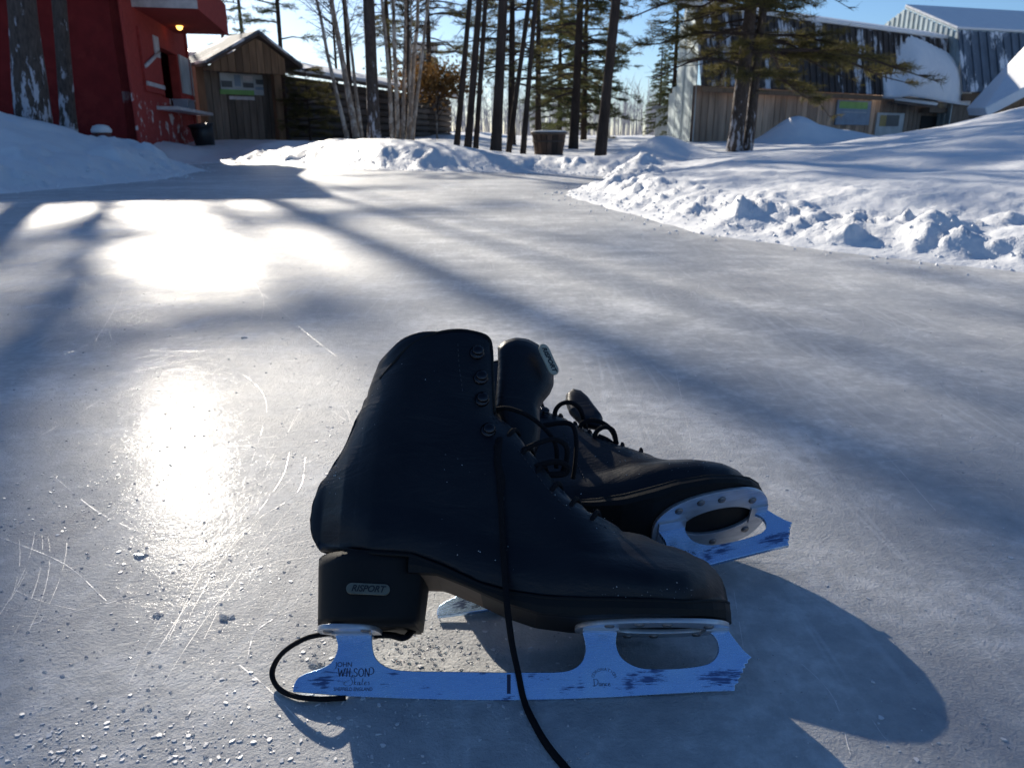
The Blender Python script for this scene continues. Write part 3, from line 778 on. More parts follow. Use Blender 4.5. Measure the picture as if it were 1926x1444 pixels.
# wooden tub among the trunks
bp = at(1032, 288, 13.6); bp.z = hz(bp.x, bp.y)-0.06
M['tubwood'] = plain('dark_brown_staves', (0.085, 0.05, 0.033), 0.85, var=0.4, scale=6, stretch=(3, 3, 0.4), rand=0.5)
tub = thing('wooden_tub', bp, 'dark wooden tub of upright staves with a snow dusted lid among the trunks', 'tub')
tub.scale = (1, 1, 0.9)
NST = 18
for i in range(NST):
    a0_, a1_ = 2*math.pi*i/NST+0.02, 2*math.pi*(i+1)/NST-0.02
    def ringp(a, r, z): return (r*math.cos(a), r*math.sin(a), z)
    vs = [ringp(a0_, 0.225, 0), ringp(a1_, 0.225, 0), ringp(a1_, 0.195, 0), ringp(a0_, 0.195, 0), ringp(a0_, 0.285, 0.46), ringp(a1_, 0.285, 0.46), ringp(a1_, 0.255, 0.46), ringp(a0_, 0.255, 0.46)]
    b = MB(); b.add(vs, [(0,3,2,1),(4,5,6,7),(0,1,5,4),(1,2,6,5),(2,3,7,6),(3,0,4,7)]); b.obj('stave', M['tubwood'], tub)
b = MB(); b.lathe([(0.17, 0.02), (0.19, 0.04), (0.24, 0.44)], 18); b.obj('inner_shell', M['wooddark'], tub)
b = MB(); b.lathe([(0.30, 0.462), (0.31, 0.47), (0.31, 0.50), (0.30, 0.505)], 20); ld = b.obj('lid', M['wooddark'], tub)
b = MB(); b.lathe([(0.305, 0.507), (0.29, 0.525), (0.15, 0.535)], 20); b.obj('snow_cover', M['snow'], ld)
for zz, rr in ((0.10, 0.242), (0.34, 0.273)):
    b = MB(); b.lathe([(rr-0.004, zz-0.015), (rr+0.004, zz-0.015), (rr+0.006, zz+0.015), (rr-0.002, zz+0.015)], 18); b.obj('hoop', M['wooddark'], tub)

# ------------------------------------------------------------------ trees
def needle_tris(P, D, k, ln, w, rng, spread=0.75):
    """k needle triangles at each tuft P pointing about D"""
    n = len(P)
    P = np.repeat(P, k, 0); D = np.repeat(D, k, 0)
    d = D*(1-spread*0.5) + rng.normal(size=D.shape)*spread*0.6
    d /= np.linalg.norm(d, axis=1, keepdims=True)+1e-9
    sidev = np.cross(d, rng.normal(size=d.shape)); sidev /= np.linalg.norm(sidev, axis=1, keepdims=True)+1e-9
    L = ln*(0.6+0.6*rng.random((len(P), 1)))
    base = P + rng.normal(size=P.shape)*ln*0.15
    return np.stack([base-sidev*w*0.5, base+sidev*w*0.5, base+d*L], 1)
def crown_mesh(name, seed, H, z0, rmax, whorl, per, mat, ln=0.10, w=0.009, k=8, droop=0.35, up=0.25, cone=0.8, tw=9, dead=0.0, keep=1.0, sag=0.0, azs=None):
    rng = np.random.default_rng(seed)
    b = MB(); PS, DS = [], []
    z = z0
    while z < H-0.15:
        fr = (z-z0)/(H-z0)
        for i in range(per):
            if rng.random() > keep: continue
            az = rng.random()*2*math.pi if azs is None else azs[0]+rng.random()*azs[1]
            L = rmax*(1-fr)**cone*(0.65+0.5*rng.random()) + 0.15
            if fr < 0.12 and sag == 0: L *= 0.75
            dirv = np.array([math.cos(az), math.sin(az), 0.0])
            zz = z + (rng.random()-0.5)*whorl*0.8
            S = np.linspace(0, 1, 7)
            upk = up*(0.5+fr)+0.1*rng.normal()
            pts = [np.array([0, 0, zz]) + dirv*L*s + np.array([0, 0, L*(upk*s - droop*s*s - sag*s)]) + rng.normal(size=3)*0.03*L*s for s in S]
            r0 = 0.010+0.010*L
            b.tube(pts, [r0*(1-0.85*s) for s in S], 4, 0, cap=False)
            isdead = rng.random() < dead
            nt = int(tw*(0.5+L/max(rmax, 0.1)))
            for q_ in range(nt):
                s = 0.22+0.78*rng.random()
                kk = min(5, int(s*6)); p = pts[kk]+(pts[kk+1]-pts[kk])*(s*6-kk)
                sd_ = -1 if q_ % 2 else 1
                a2 = az + sd_*(0.5+0.5*rng.random())
                tl = (0.10+0.32*L*(1.1-s))*(0.6+0.6*rng.random())
                td = np.array([math.cos(a2), math.sin(a2), 0.15-0.35*rng.random()])
                e = p+td*tl
                b.tube([p, (p+e)/2+rng.normal(size=3)*0.02, e], [r0*0.35, r0*0.25, 0.002], 3, 0, cap=False)
                if not isdead:
                    m_ = max(2, int(tl/(ln*0.45)))
                    for t_ in np.linspace(0.25, 1, m_):
                        PS.append(p+td*tl*t_); DS.append(td)
                else:
                    for t_ in (0.4, 0.7):
                        pp = p+td*tl*t_; dd = td+rng.normal(size=3)*0.5
                        b.tube([pp, pp+dd*tl*0.5], [0.003, 0.0015], 3, 0, cap=False)
            if not isdead: PS.append(pts[-1]); DS.append(dirv)
        z += whorl*(0.8+0.4*rng.random())
    me = b.mesh(name, [M['twig'], mat])
    if not PS: return me
    T = needle_tris(np.array(PS), np.array(DS), k, ln, w, rng)
    # join wood and needles in one mesh
    nv = len(b.v); 
    verts = b.v + [tuple(p) for p in T.reshape(-1, 3)]
    faces = b.f + [(nv+3*i, nv+3*i+1, nv+3*i+2) for i in range(len(T))]
    bpy.data.meshes.remove(me)
    me = bpy.data.meshes.new(name); me.from_pydata(verts, [], faces)
    me.materials.append(M['twig']); me.materials.append(mat)
    me.polygons.foreach_set('material_index', b.m + [1]*len(T))
    me.update(); return me
def trunk_mesh(name, seed, H, r, mat, bend=0.02, sides=12, taper=0.75):
    rng = random.Random(seed); b = MB(); n = 18
    pts, rad_ = [], []
    ph = rng.random()*6
    for i in range(n+1):
        t = i/n
        pts.append((bend*H*0.3*math.sin(ph+t*5)*t, bend*H*0.3*math.cos(ph*2+t*4)*t, -0.3+t*(H+0.3)))
        rad_.append(r*((1-taper*t)+0.35*math.exp(-t*n*0.9))*(1+0.06*math.sin(i*2.3+ph)))
    b.tube(pts, rad_, sides); return b.mesh(name, mat)
def lean_rot(px0, py0, px1, Y):
    a, c = at(px0, py0, Y), at(px1, 0, Y)
    v = (c-a).normalized()
    return (0, math.atan2(v.x, v.z), 0)
def tree(name, label, cat, base, H, r, crown=None, bark='bark', rot=(0, 0, 0), group=None, cs=1.0, cz=0.0, spin=0.0, seed=1, sink=0.05, bend=0.02):
    t = thing(name, (base[0], base[1], hz(base[0], base[1])-sink), label, cat, group, rot)
    link('trunk', trunk_mesh('trunk', seed, H, r, M[bark], bend), t)
    if crown is not None:
        c = link('crown', crown, t); c.scale = (cs,)*3 if not hasattr(cs, '__len__') else cs; c.location.z = cz; c.rotation_euler.z = spin
    return t

PINE_A = crown_mesh('crown', 3, 13.0, 4.6, 2.6, 0.50, 5, M['needle'], ln=0.15, w=0.014, k=9, tw=9)
PINE_B = crown_mesh('crown', 8, 15.0, 6.0, 2.3, 0.62, 4, M['needle'], ln=0.16, w=0.014, k=8, tw=8, keep=0.85)
SPRUCE = crown_mesh('crown', 5, 7.0, 0.5, 1.7, 0.28, 6, M['needle2'], ln=0.10, w=0.014, k=9, tw=9, droop=0.25, up=0.1, cone=0.9)
SPARSE = crown_mesh('crown', 21, 8.0, 0.9, 1.0, 0.42, 3, M['needle2'], ln=0.11, w=0.010, k=8, tw=6, droop=0.1, up=0.15, cone=0.5, keep=0.75)
BUSHY = crown_mesh('crown', 31, 1.9, 0.25, 0.75, 0.13, 6, M['needle'], ln=0.08, w=0.008, k=8, tw=7, droop=0.2, up=0.2, cone=0.6, keep=0.8)
BROAD = crown_mesh('crown', 33, 7.5, 1.6, 2.3, 0.34, 5, M['needle'], ln=0.14, w=0.013, k=7, tw=7, droop=0.35, up=0.18, cone=0.7, keep=0.62)
BARE = crown_mesh('crown', 41, 11.0, 2.5, 1.7, 0.33, 4, M['needle'], tw=7, dead=1.0, up=0.9, droop=0.05, cone=0.6)

G_NEAR = 'trees standing round the rink'
def T(px, py, Y): return at(px, py, Y)
# the two trunks on the left drift
tree('pine_tree', 'thick frosted trunk on the drift at far left before the red cabin', 'tree', T(63, 228, 9.0), 12, 0.150, PINE_B, 'barkfrost', lean_rot(66, 228, 42, 9.0), G_NEAR, spin=1.0, seed=2, sink=0.0)
tree('pine_tree', 'slimmer trunk on the left drift, right of the thick frosted one', 'tree', T(127, 238, 10.3), 12, 0.088, PINE_A, 'barkfrost', lean_rot(127, 238, 108, 10.3), G_NEAR, spin=2.2, seed=3, sink=0.0)
# dark trunk between the birches
tree('pine_tree', 'dark straight trunk with frosted lower bark between the two birch clumps', 'tree', T(704, 266, 13.6), 14, 0.098, PINE_B, 'barkfrost', lean_rot(704, 266, 692, 13.6), G_NEAR, spin=0.3, seed=4)
trunks = [(858, 272, 14.6, 884, 0.050, 'leftmost slim trunk of the close trio right of the birches'),
          (879, 283, 13.4, 902, 0.056, 'middle trunk of the close trio right of the birches'),
          (894, 283, 13.9, 914, 0.042, 'thinnest trunk of the close trio, its right one'),
          (932, 288, 13.0, 945, 0.080, 'thick dark trunk standing alone left of the wooden tub'),
          (955, 286, 13.6, 992, 0.042, 'slim trunk leaning right just behind the thick dark one'),
          (983, 286, 13.4, 1006, 0.042, 'slim dark trunk just left of the wooden tub')]
for i, (px, py, Y, tx, r, lab) in enumerate(trunks):
    tree('pine_tree', lab, 'tree', T(px, py, Y), 13+i % 3, r, PINE_A if i % 2 else PINE_B, 'bark', lean_rot(px, py, tx, Y), G_NEAR, cs=(0.85, 0.85, 1), spin=i*1.3, seed=10+i)
tree('pine_tree', 'dark trunk standing alone at the bend of the rink, right of the tub', 'tree', T(1128, 303, 11.6), 12, 0.074, PINE_A, 'bark', lean_rot(1128, 303, 1157, 11.6), G_NEAR, cz=0.3, spin=2.9, seed=31)
# double pine before the long barn with wide low boughs
dp = T(1382, 274, 17.0)
LOW = crown_mesh('crown', 77, 7.6, 1.75, 3.3, 0.30, 5, M['needle'], ln=0.14, w=0.010, k=10, tw=15, droop=0.30, up=0.20, cone=0.55, sag=0.02, dead=0.12)
tree('pine_tree', 'thicker trunk of the double pine before the long barn, with wide low boughs', 'tree', dp, 13, 0.150, LOW, 'barkfrost', lean_rot(1382, 274, 1414, 17.0), G_NEAR, spin=0.4, seed=41)
LOW2 = crown_mesh('crown', 78, 7.0, 2.1, 2.2, 0.40, 4, M['needle'], ln=0.14, w=0.010, k=9, tw=10, droop=0.3, up=0.2, cone=0.5, dead=0.2)
tree('pine_tree', 'thinner right trunk of the double pine before the long barn', 'tree', T(1407, 272, 17.1), 12, 0.100, LOW2, 'barkfrost', lean_rot(1407, 272, 1438, 17.1), G_NEAR, spin=2.0, seed=42)
# bare twiggy tree reaching in above, left of the double pine
G_BACK = 'conifers standing farther back'
tree('conifer', 'bushy green conifer with a grey trunk right of the wooden tub', 'tree', T(1078, 272, 20.0), 8.0, 0.12, BROAD, 'bark', lean_rot(1078, 272, 1092, 20.0), G_BACK, cs=(0.72, 0.72, 0.9), seed=51)
tree('conifer', 'scraggly sparse conifer rising behind the kiosk roof', 'tree', T(540, 250, 18.4), 8.5, 0.06, SPARSE, 'bark', lean_rot(541, 250, 520, 18.4), G_BACK, cz=0.5, cs=1.05, seed=52)
tree('conifer', 'thin conifer far behind the kiosk, against the sky', 'tree', T(478, 250, 34), 11, 0.10, SPARSE, 'bark', (0, -0.02, 0), G_BACK, cs=1.3, spin=1, seed=53)
tree('conifer', 'small tree close behind the cabin eave, left of the kiosk ridge', 'tree', T(436, 250, 30), 8, 0.08, SPARSE, 'bark', (0, 0, 0), G_BACK, cs=1.0, spin=2, seed=54)
tree('small_conifer', 'short bushy conifer growing before the log shed, right of the kiosk', 'tree', T(583, 250, 17.4), 1.5, 0.03, BUSHY, 'bark', (0, 0, 0), cs=0.86, seed=55)
tree('conifer', 'dark spruce standing left of the pale hut', 'tree', T(1238, 250, 41), 4.2, 0.10, SPRUCE, 'bark', (0, 0, 0), G_BACK, cs=(0.6, 0.6, 0.62), seed=56)
tree('conifer', 'dark spruce close against the tin end of the long barn', 'tree', T(1262, 250, 34), 7, 0.12, SPRUCE, 'bark', (0, 0, 0), G_BACK, cs=(0.5, 0.5, 0.8), spin=1.5, seed=57)
back = [(738, 33, 'PINE', 'tall pine far behind the second birch clump'), (812, 30, 'BROAD', 'pine behind the far grey house, left of the close trio'),
        (962, 24, 'BROAD', 'broad pine behind the thick dark trunk'),
        (1012, 29, 'BROAD', 'broad pine behind the wooden tub'), (1098, 31, 'SPRUCE', 'tall spruce behind the bushy green conifer'),
        (1052, 38, 'SPRUCE', 'spruce farthest back above the wooden tub')]
for i, (px, Y, kd, lab) in enumerate(back):
    cm = {'PINE': PINE_A, 'BROAD': BROAD, 'SPRUCE': SPRUCE}[kd]
    sc_ = {'PINE': 0.8, 'BROAD': 1.15, 'SPRUCE': 1.25}[kd]
    tree('conifer', lab, 'tree', T(px, 250, Y), {'PINE': 10.5, 'BROAD': 8.4, 'SPRUCE': 8.5}[kd], 0.12, cm, 'bark', (0, 0, 0), G_BACK, cs=sc_, spin=i*1.1, seed=60+i)
for i, (px, Y, r_, lab) in enumerate(((663, 19.0, 0.055, 'thin dark pole of a pine rising behind the leaning birches'), (772, 21.0, 0.055, 'thin dark pine stem rising behind the spreading birches'))):
    tree('pine_tree', lab, 'tree', T(px, 250, Y), 13, r_, PINE_A, 'bark', (0, 0.004*i, 0), 'thin pines behind the birches', cz=0.8, spin=i*1.9+0.5, seed=75+i)
# brown beech
rng = np.random.default_rng(5)
bl = T(822, 250, 23.5)
be_ = tree('beech_tree', 'young beech holding its orange brown leaves beside the log shed end', 'tree', bl, 2.6, 0.03, None, 'birch', seed=70)
PS = rng.normal(size=(1500, 3))*np.array([0.55, 0.5, 0.25])+np.array([0, 0, 1.62])
lv = tris_mesh('foliage', needle_tris(PS, rng.normal(size=(1500, 3)), 4, 0.09, 0.05, rng, 1.2), [M['beech']])
link('foliage', lv, be_)
b = MB()
for i in range(26):
    p = PS[i*40]; b.tube([(0, 0, 0.5+0.05*i), (p[0]*0.5, p[1]*0.5, p[2]*0.8), tuple(p)], [0.014, 0.008, 0.003], 4, cap=False)
b.obj('limb', M['twig'], be_)
# birch clumps: several stems from one stool
def birch(label, base_px, py, Y, stems, seed):
    p = T(base_px, py, Y)
    t = thing('birch_clump', (p.x, p.y, hz(p.x, p.y)-0.1), label, 'tree', 'birch clumps')
    rg = random.Random(seed); gen = np.random.default_rng(seed)
    tw_ = MB()
    for (dx, tpx, H, r) in stems:
        top = at(tpx, 0, Y); zt_ = top.z - t.location.z
        b0 = Vector((dx, rg.uniform(-0.12, 0.12), -0.1))
        tdir = Vector((top.x-p.x-dx, rg.uniform(-0.25, 0.25), zt_))/zt_
        pts, rd = [], []
        for i in range(15):
            s = i/14; z = s*H
            c = 0.25*math.sin(s*3)*0.3
            pts.append(b0 + tdir*z + Vector((c*rg.uniform(-.4, .4), c*rg.uniform(-.4, .4), 0))); rd.append(r*(1-0.88*s**0.5))
        m = MB(); m.tube(pts, rd, 9); m.obj('stem', M['birch'], t)
        for i in range(46):
            s = 0.22+0.76*rg.random(); kk = int(s*14); q_ = pts[kk].lerp(pts[min(14, kk+1)], s*14-kk)
            az = rg.random()*6.28; L = rg.uniform(0.5, 1.5)*(1.15-s)
            dv = Vector((math.cos(az)*0.7, math.sin(az)*0.7, rg.uniform(0.3, 0.9)))
            e = q_+dv*L
            mid = q_.lerp(e, 0.5)+Vector((0, 0, -0.08*L))
            tw_.tube([q_, mid, e], [0.010, 0.006, 0.002], 3, cap=False)
            for j in range(5):
                st = q_.lerp(e, rg.uniform(0.3, 1)); a3 = az+rg.uniform(-1.2, 1.2)
                d3 = Vector((math.cos(a3)*0.6, math.sin(a3)*0.6, rg.uniform(-0.1, 0.8)))*rg.uniform(0.2, 0.6)
                tw_.tube([st, st+d3*0.5+Vector((0, 0, -0.02)), st+d3], [0.004, 0.003, 0.0012], 3, cap=False)
    tw_.obj('crown', M['twig'], t)
birch('birch clump of pale stems leaning left, left of the dark straight trunk', 668, 250, 15.8, [(-0.10, 596, 8.5, 0.055), (0.05, 622, 9, 0.085), (0.12, 650, 8, 0.05)], 3)
birch('birch clump of many spreading pale stems right of the dark straight trunk', 756, 246, 16.8, [(-0.18, 724, 8, 0.062), (-0.10, 742, 9, 0.065), (0.0, 762, 9, 0.06), (0.10, 786, 8.5, 0.07), (0.18, 806, 8, 0.055), (0.12, 774, 7, 0.04)], 4)
# bare broadleaf twigs high between the trunks, and far behind
for i, (px, Y, lab) in enumerate(((640, 27, 'bare thin tree against the sky behind the leaning birches'), (775, 26, 'bare thin tree behind the spreading birches'))):
    tree('bare_tree', lab, 'tree', T(px, 250, Y), 9.5, 0.05, BARE, 'twig', (0, 0.01*i, 0), 'bare trees behind the birches', cs=(0.75, 0.75, 0.9), spin=i*2, seed=80+i)
# far-off bare wood
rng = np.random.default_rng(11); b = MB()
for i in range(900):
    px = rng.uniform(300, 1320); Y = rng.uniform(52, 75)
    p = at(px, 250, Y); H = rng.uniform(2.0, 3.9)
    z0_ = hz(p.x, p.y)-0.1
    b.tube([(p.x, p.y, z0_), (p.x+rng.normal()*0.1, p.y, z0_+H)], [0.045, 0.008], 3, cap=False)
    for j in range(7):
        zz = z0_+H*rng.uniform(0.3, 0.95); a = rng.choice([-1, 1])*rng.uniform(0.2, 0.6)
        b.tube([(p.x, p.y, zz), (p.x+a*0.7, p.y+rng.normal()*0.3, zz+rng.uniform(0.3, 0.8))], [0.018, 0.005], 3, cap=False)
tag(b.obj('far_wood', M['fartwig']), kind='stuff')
# trees beyond the cabin whose crowns stand above the picture and shade the rink
TALL = crown_mesh('crown', 91, 15.0, 10.6, 1.8, 0.6, 4, M['needle'], ln=0.16, w=0.014, k=8, tw=8)
THIN = crown_mesh('crown', 92, 12.5, 6.4, 1.1, 0.75, 3, M['needle'], ln=0.15, w=0.012, k=6, tw=6, keep=0.7)
WHORL = crown_mesh('crown', 93, 8.15, 7.75, 1.5, 0.3, 6, M['needle'], ln=0.16, w=0.014, k=9, tw=9, cone=0.1)
THIN2 = crown_mesh('crown', 95, 12.5, 5.2, 1.5, 0.95, 3, M['needle'], ln=0.15, w=0.012, k=6, tw=6, keep=0.65)
WHORL2 = crown_mesh('crown', 94, 9.2, 8.4, 1.3, 0.4, 5, M['needle'], ln=0.16, w=0.014, k=9, tw=8, cone=0.2)
shade = [(-8.94, 19.99, THIN, 0.07, 12.3, 1.31, 'thin pine with few short boughs behind the red cabin, nearest the kiosk'),
         (-7.39, 18.35, WHORL, 0.06, 10, 0.40, 'half bare pine with one low ring of boughs behind the red cabin'),
         (-11.24, 21.38, WHORL2, 0.06, 11, 0.35, 'half bare pine with a high ring of boughs farthest left behind the red cabin'),
         (-9.83, 19.51, THIN, 0.07, 12.3, 4.28, 'thin loose pine behind the left part of the red cabin'),
         (-10.75, 20.24, WHORL2, 0.06, 11, 0.12, 'half bare pine with a high ring of boughs deep behind the red cabin'),
         (-7.43, 17.52, TALL, 0.085, 15, 3.22, 'straight pine close behind the red cabin throwing the long trunk shadow'),
         (-10.69, 26.01, THIN, 0.07, 12.3, 4.51, 'thin pine standing farthest behind the red cabin'),
         (-9.36, 18.56, WHORL2, 0.06, 11, 3.04, 'half bare pine with a high ring of boughs close behind the red cabin'),
         (-10.14, 21.38, THIN2, 0.07, 12.3, 0.33, 'loose crowned pine in the middle of the trees behind the red cabin'),
         (-11.38, 26.20, THIN, 0.07, 12.3, 1.21, 'thin pine at the far left back of the trees behind the red cabin'),
         (-12.14, 23.22, WHORL2, 0.06, 11, 0.12, 'leftmost half bare pine behind the red cabin')]
for i, (x, y, cm, r, H_, sp_, lab) in enumerate(shade):
    tree('pine_tree', lab, 'tree', (x, y), H_, r, cm, 'bark', (0, 0, 0), 'pines behind the red cabin', spin=sp_, seed=5, bend=0.0)
tree('bare_tree', 'bare twiggy tree close behind the red cabin', 'tree', (-8.3, 17.2), 9.5, 0.05, BARE, 'twig', (0, 0, 0), cs=(0.8, 0.8, 0.85), spin=1.0, seed=84)

# ------------------------------------------------------------------ figure skates
TH = R(43)
Y0 = gnd(963, 1313).y
SX, SU, SY = Vector((1, 0, 0)), Vector((0, math.sin(TH), math.cos(TH))), Vector((0, math.cos(TH), -math.sin(TH)))
SO = Vector((0, Y0, 0.002))
def L2(px, py, y=0.0):
    """photo point -> (x, z) in the skate's own plane at lateral offset y (negative = camera side)"""
    p = on_plane(px, py, SO + SY*y, SY) - SO
    return (p.dot(SX), p.dot(SU))
def lerp1(xs, ys, x): return float(np.interp(x, xs, ys))

# ---- outlines measured once, in metres
back_px = [(602, 1036), (588, 1012), (584, 982), (589, 948), (602, 914), (624, 884), (647, 850), (666, 811), (684, 771), (696, 741), (703, 716)]
cuff_px = [(712, 703), (735, 685), (765, 660), (800, 643), (835, 633), (870, 630), (905, 634), (919, 640)]
fore_px = [(924, 652), (926, 690), (927, 730), (930, 768)]
lace_px = [(948, 795), (975, 826), (1005, 864), (1034, 902), (1062, 934), (1092, 956), (1125, 976)]
toe_px = [(1170, 1000), (1220, 1018), (1270, 1034), (1312, 1050), (1343, 1072), (1361, 1098), (1369, 1128), (1368, 1136)]
TOPC = []
for grp, kind in ((back_px, 'seam'), (cuff_px, 'cuff'), (fore_px, 'fore'), (lace_px, 'lace'), (toe_px, 'seam')):
    TOPC += [(L2(*p, -0.031*min(1, i_/4) if kind == 'cuff' else -0.031 if kind == 'fore' else -0.012 if kind == 'lace' else 0.0), kind) for i_, p in enumerate(grp)]
welt_px = [(602, 1036), (700, 1040), (775, 1046), (830, 1066), (900, 1098), (960, 1116), (1030, 1127), (1110, 1133), (1200, 1136), (1290, 1137), (1368, 1136)]
WELT = [L2(*p, -0.03) for p in welt_px]
WELT[0] = L2(602, 1036); WELT[-1] = L2(1368, 1136)
XT, XH = WELT[-1][0], WELT[0][0]           # toe and heel ends of the welt
def half_foot(x):
    """half width of the foot print"""
    s = (x-XH)/(XT-XH)
    w = lerp1([0, .06, .14, .25, .42, .55, .70, .80, .88, .94, .98, 1.0], [0.004, .020, .0275, .030, .0275, .033, .0415, .0415, .036, .0265, .015, 0.002], s)
    return w
def resample(pts, n):
    P = np.array(pts); d = np.r_[0, np.cumsum(np.linalg.norm(np.diff(P, axis=0), axis=1))]
    t = np.linspace(0, d[-1], n)
    return np.stack([np.interp(t, d, P[:, k]) for k in range(P.shape[1])], 1)
def boot_upper():
    n = 150; mrows = 34
    tp = [p for p, _ in TOPC]; kinds = [k for _, k in TOPC]
    sm = catmull([(p[0], 0, p[1]) for p in tp], 5)
    smk = [kinds[min(i//5, len(kinds)-1)] for i in range(len(sm))]
    P = np.array([(v.x, v.z) for v in sm])
    d = np.r_[0, np.cumsum(np.linalg.norm(np.diff(P, axis=0), axis=1))]
    t = np.linspace(0, d[-1], n)
    top = np.stack([np.interp(t, d, P[:, k]) for k in (0, 1)], 1)
    idx = np.searchsorted(d, t, side='left').clip(0, len(sm)-1)
    # foot of each column: the welt, reached sooner by the back and slower along the toe
    wl = resample(WELT, 400); wx = wl[:, 0]
    tx = top[:, 0].copy()
    key_t = [0, d[len(back_px)*5-5]/d[-1], d[(len(back_px)+len(cuff_px))*5-5]/d[-1], d[(len(back_px)+len(cuff_px)+len(fore_px))*5-5]/d[-1], d[(len(back_px)+len(cuff_px)+len(fore_px)+len(lace_px))*5-5]/d[-1], 1]
    key_x = [0.0, 0.10, 0.34, 0.44, 0.66, 1.0]
    bs_ = np.interp(t/d[-1], key_t, key_x)*(XT-XH)+XH
    bz = np.interp(bs_, wx, wl[:, 1])
    bot = np.stack([bs_, bz], 1)
    seam_pts = np.array([P[i] for i in range(len(P)) if smk[i] == 'seam' and i < len(back_px)*5])
    toe_pts = np.array([P[i] for i in range(len(P)) if smk[i] == 'seam' and i >= len(back_px)*5])
    lace_pts = np.array([P[i] for i in range(len(P)) if smk[i] in ('lace',)])
    fore_pts = np.array([P[i] for i in range(len(P)) if smk[i] in ('fore',)])
    def dist(q, S): return np.sqrt(((q[:, None, :]-S[None])**2).sum(-1)).min(1)
    def prof(dd, Rr): 
        k = np.clip(dd/Rr, 0, 1); return np.sqrt(np.clip(1-(1-k)**2, 0, 1))
    V = []; zs = L2(860, 640)[1]
    for j in range(mrows+1):
        s = (j/mrows)
        Q = bot*(1-s)+top*s
        dback, dtoe, dl, df = dist(Q, seam_pts), dist(Q, toe_pts), dist(Q, lace_pts), dist(Q, fore_pts)
        foot = np.array([half_foot(x) for x in Q[:, 0]])
        zz = np.clip((Q[:, 1]-bz)/0.16, 0, 1)
        hh = np.clip((Q[:, 1]-bz)/0.03, 0, 1)
        shaft = 0.033+0.006*np.sin(zz*math.pi*0.5)
        inshaft = 1-np.clip((Q[:, 0]-L2(930, 900)[0])/0.05, 0, 1)
        w = foot*(1-zz*inshaft) + shaft*zz*inshaft
        w = w*(1+0.10*np.sin(hh*math.pi))
        wfull = np.maximum(w, 0.001)
        low = np.clip(1-(Q[:, 1]-bz)/0.010, 0, 1)
        g = prof(dback, 0.045)*prof(dtoe, 0.046)
        g = np.maximum(g, np.where(s < 0.5, low*0.92, 0))
        g = g*(0.42+0.58*prof(dl, 0.042))*(0.72+0.28*prof(df, 0.03))
        w = np.minimum(wfull*g, wfull)
        V.append(np.stack([Q[:, 0], w, Q[:, 1]], 1))
    V = np.array(V)
    vs, fs = [], []
    for sgn in (-1, 1):
        o = len(vs)
        for j in range(mrows+1):
            for i in range(n): vs.append((V[j, i, 0], sgn*V[j, i, 1], V[j, i, 2]))
        for j in range(mrows):
            for i in range(n-1):
                f = (o+j*n+i, o+j*n+i+1, o+(j+1)*n+i+1, o+(j+1)*n+i)
                fs.append(f if sgn < 0 else f[::-1])
    b = MB(); b.add(vs, fs, 0, True)
    me = b.mesh('upper', [M['leather'], M['lining']])
    bm = bmesh.new(); bm.from_mesh(me)
    bmesh.ops.remove_doubles(bm, verts=bm.verts[:], dist=0.0006)
    bmesh.ops.smooth_vert(bm, verts=[v for v in bm.verts if not v.is_boundary], factor=0.5, use_axis_x=False, use_axis_y=True, use_axis_z=False)
    for f in bm.faces: f.smooth = True
    bm.to_mesh(me); bm.free()
    return me, V
UPPER, UV_ = boot_upper()
FLAT = UV_.reshape(-1, 3)
def side_w(x, z):
    """half width of the upper near (x, z)"""
    d2 = (FLAT[:, 0]-x)**2+(FLAT[:, 2]-z)**2
    k = np.argsort(d2)[:4]; return float(FLAT[k, 1].mean())

def extrude_poly(name, outer, holes, thick, mat, bevel=0.0):
    cu = bpy.data.curves.new(name, 'CURVE'); cu.dimensions = '2D'; cu.fill_mode = 'BOTH'; cu.extrude = thick/2; cu.bevel_depth = bevel; cu.bevel_resolution = 1
    for loop in [outer]+holes:
        sp = cu.splines.new('POLY'); sp.points.add(len(loop)-1); sp.use_cyclic_u = True
        for p, (x, y) in zip(sp.points, loop): p.co = (x, y, 0, 1)
    o = bpy.data.objects.new(name, cu); COL.objects.link(o)
    dg = bpy.context.evaluated_depsgraph_get()
    me = bpy.data.meshes.new_from_object(o.evaluated_get(dg))
    bpy.data.objects.remove(o); bpy.data.curves.remove(cu)
    me.name = name; me.materials.clear(); me.materials.append(mat)
    return me
def text_mesh(s, size, mat, shear=0.0, bold=0.0, sx=1.0, thick=0.00015):
    cu = bpy.data.curves.new('lettering', 'FONT'); cu.body = s; cu.size = size; cu.shear = shear; cu.extrude = thick; cu.offset = bold
    cu.align_x = 'CENTER'; cu.align_y = 'CENTER'
    o = bpy.data.objects.new('lettering', cu); COL.objects.link(o)
    dg = bpy.context.evaluated_depsgraph_get()
    me = bpy.data.meshes.new_from_object(o.evaluated_get(dg))
    bpy.data.objects.remove(o); bpy.data.curves.remove(cu)
    me.materials.clear(); me.materials.append(mat)
    for v in me.vertices: v.co.x *= sx
    return me
ROT_XZ = Matrix.Rotation(math.pi/2, 4, 'X')       # (x, y, 0) -> (x, 0, y): drawings stand in the skate's plane, facing -y

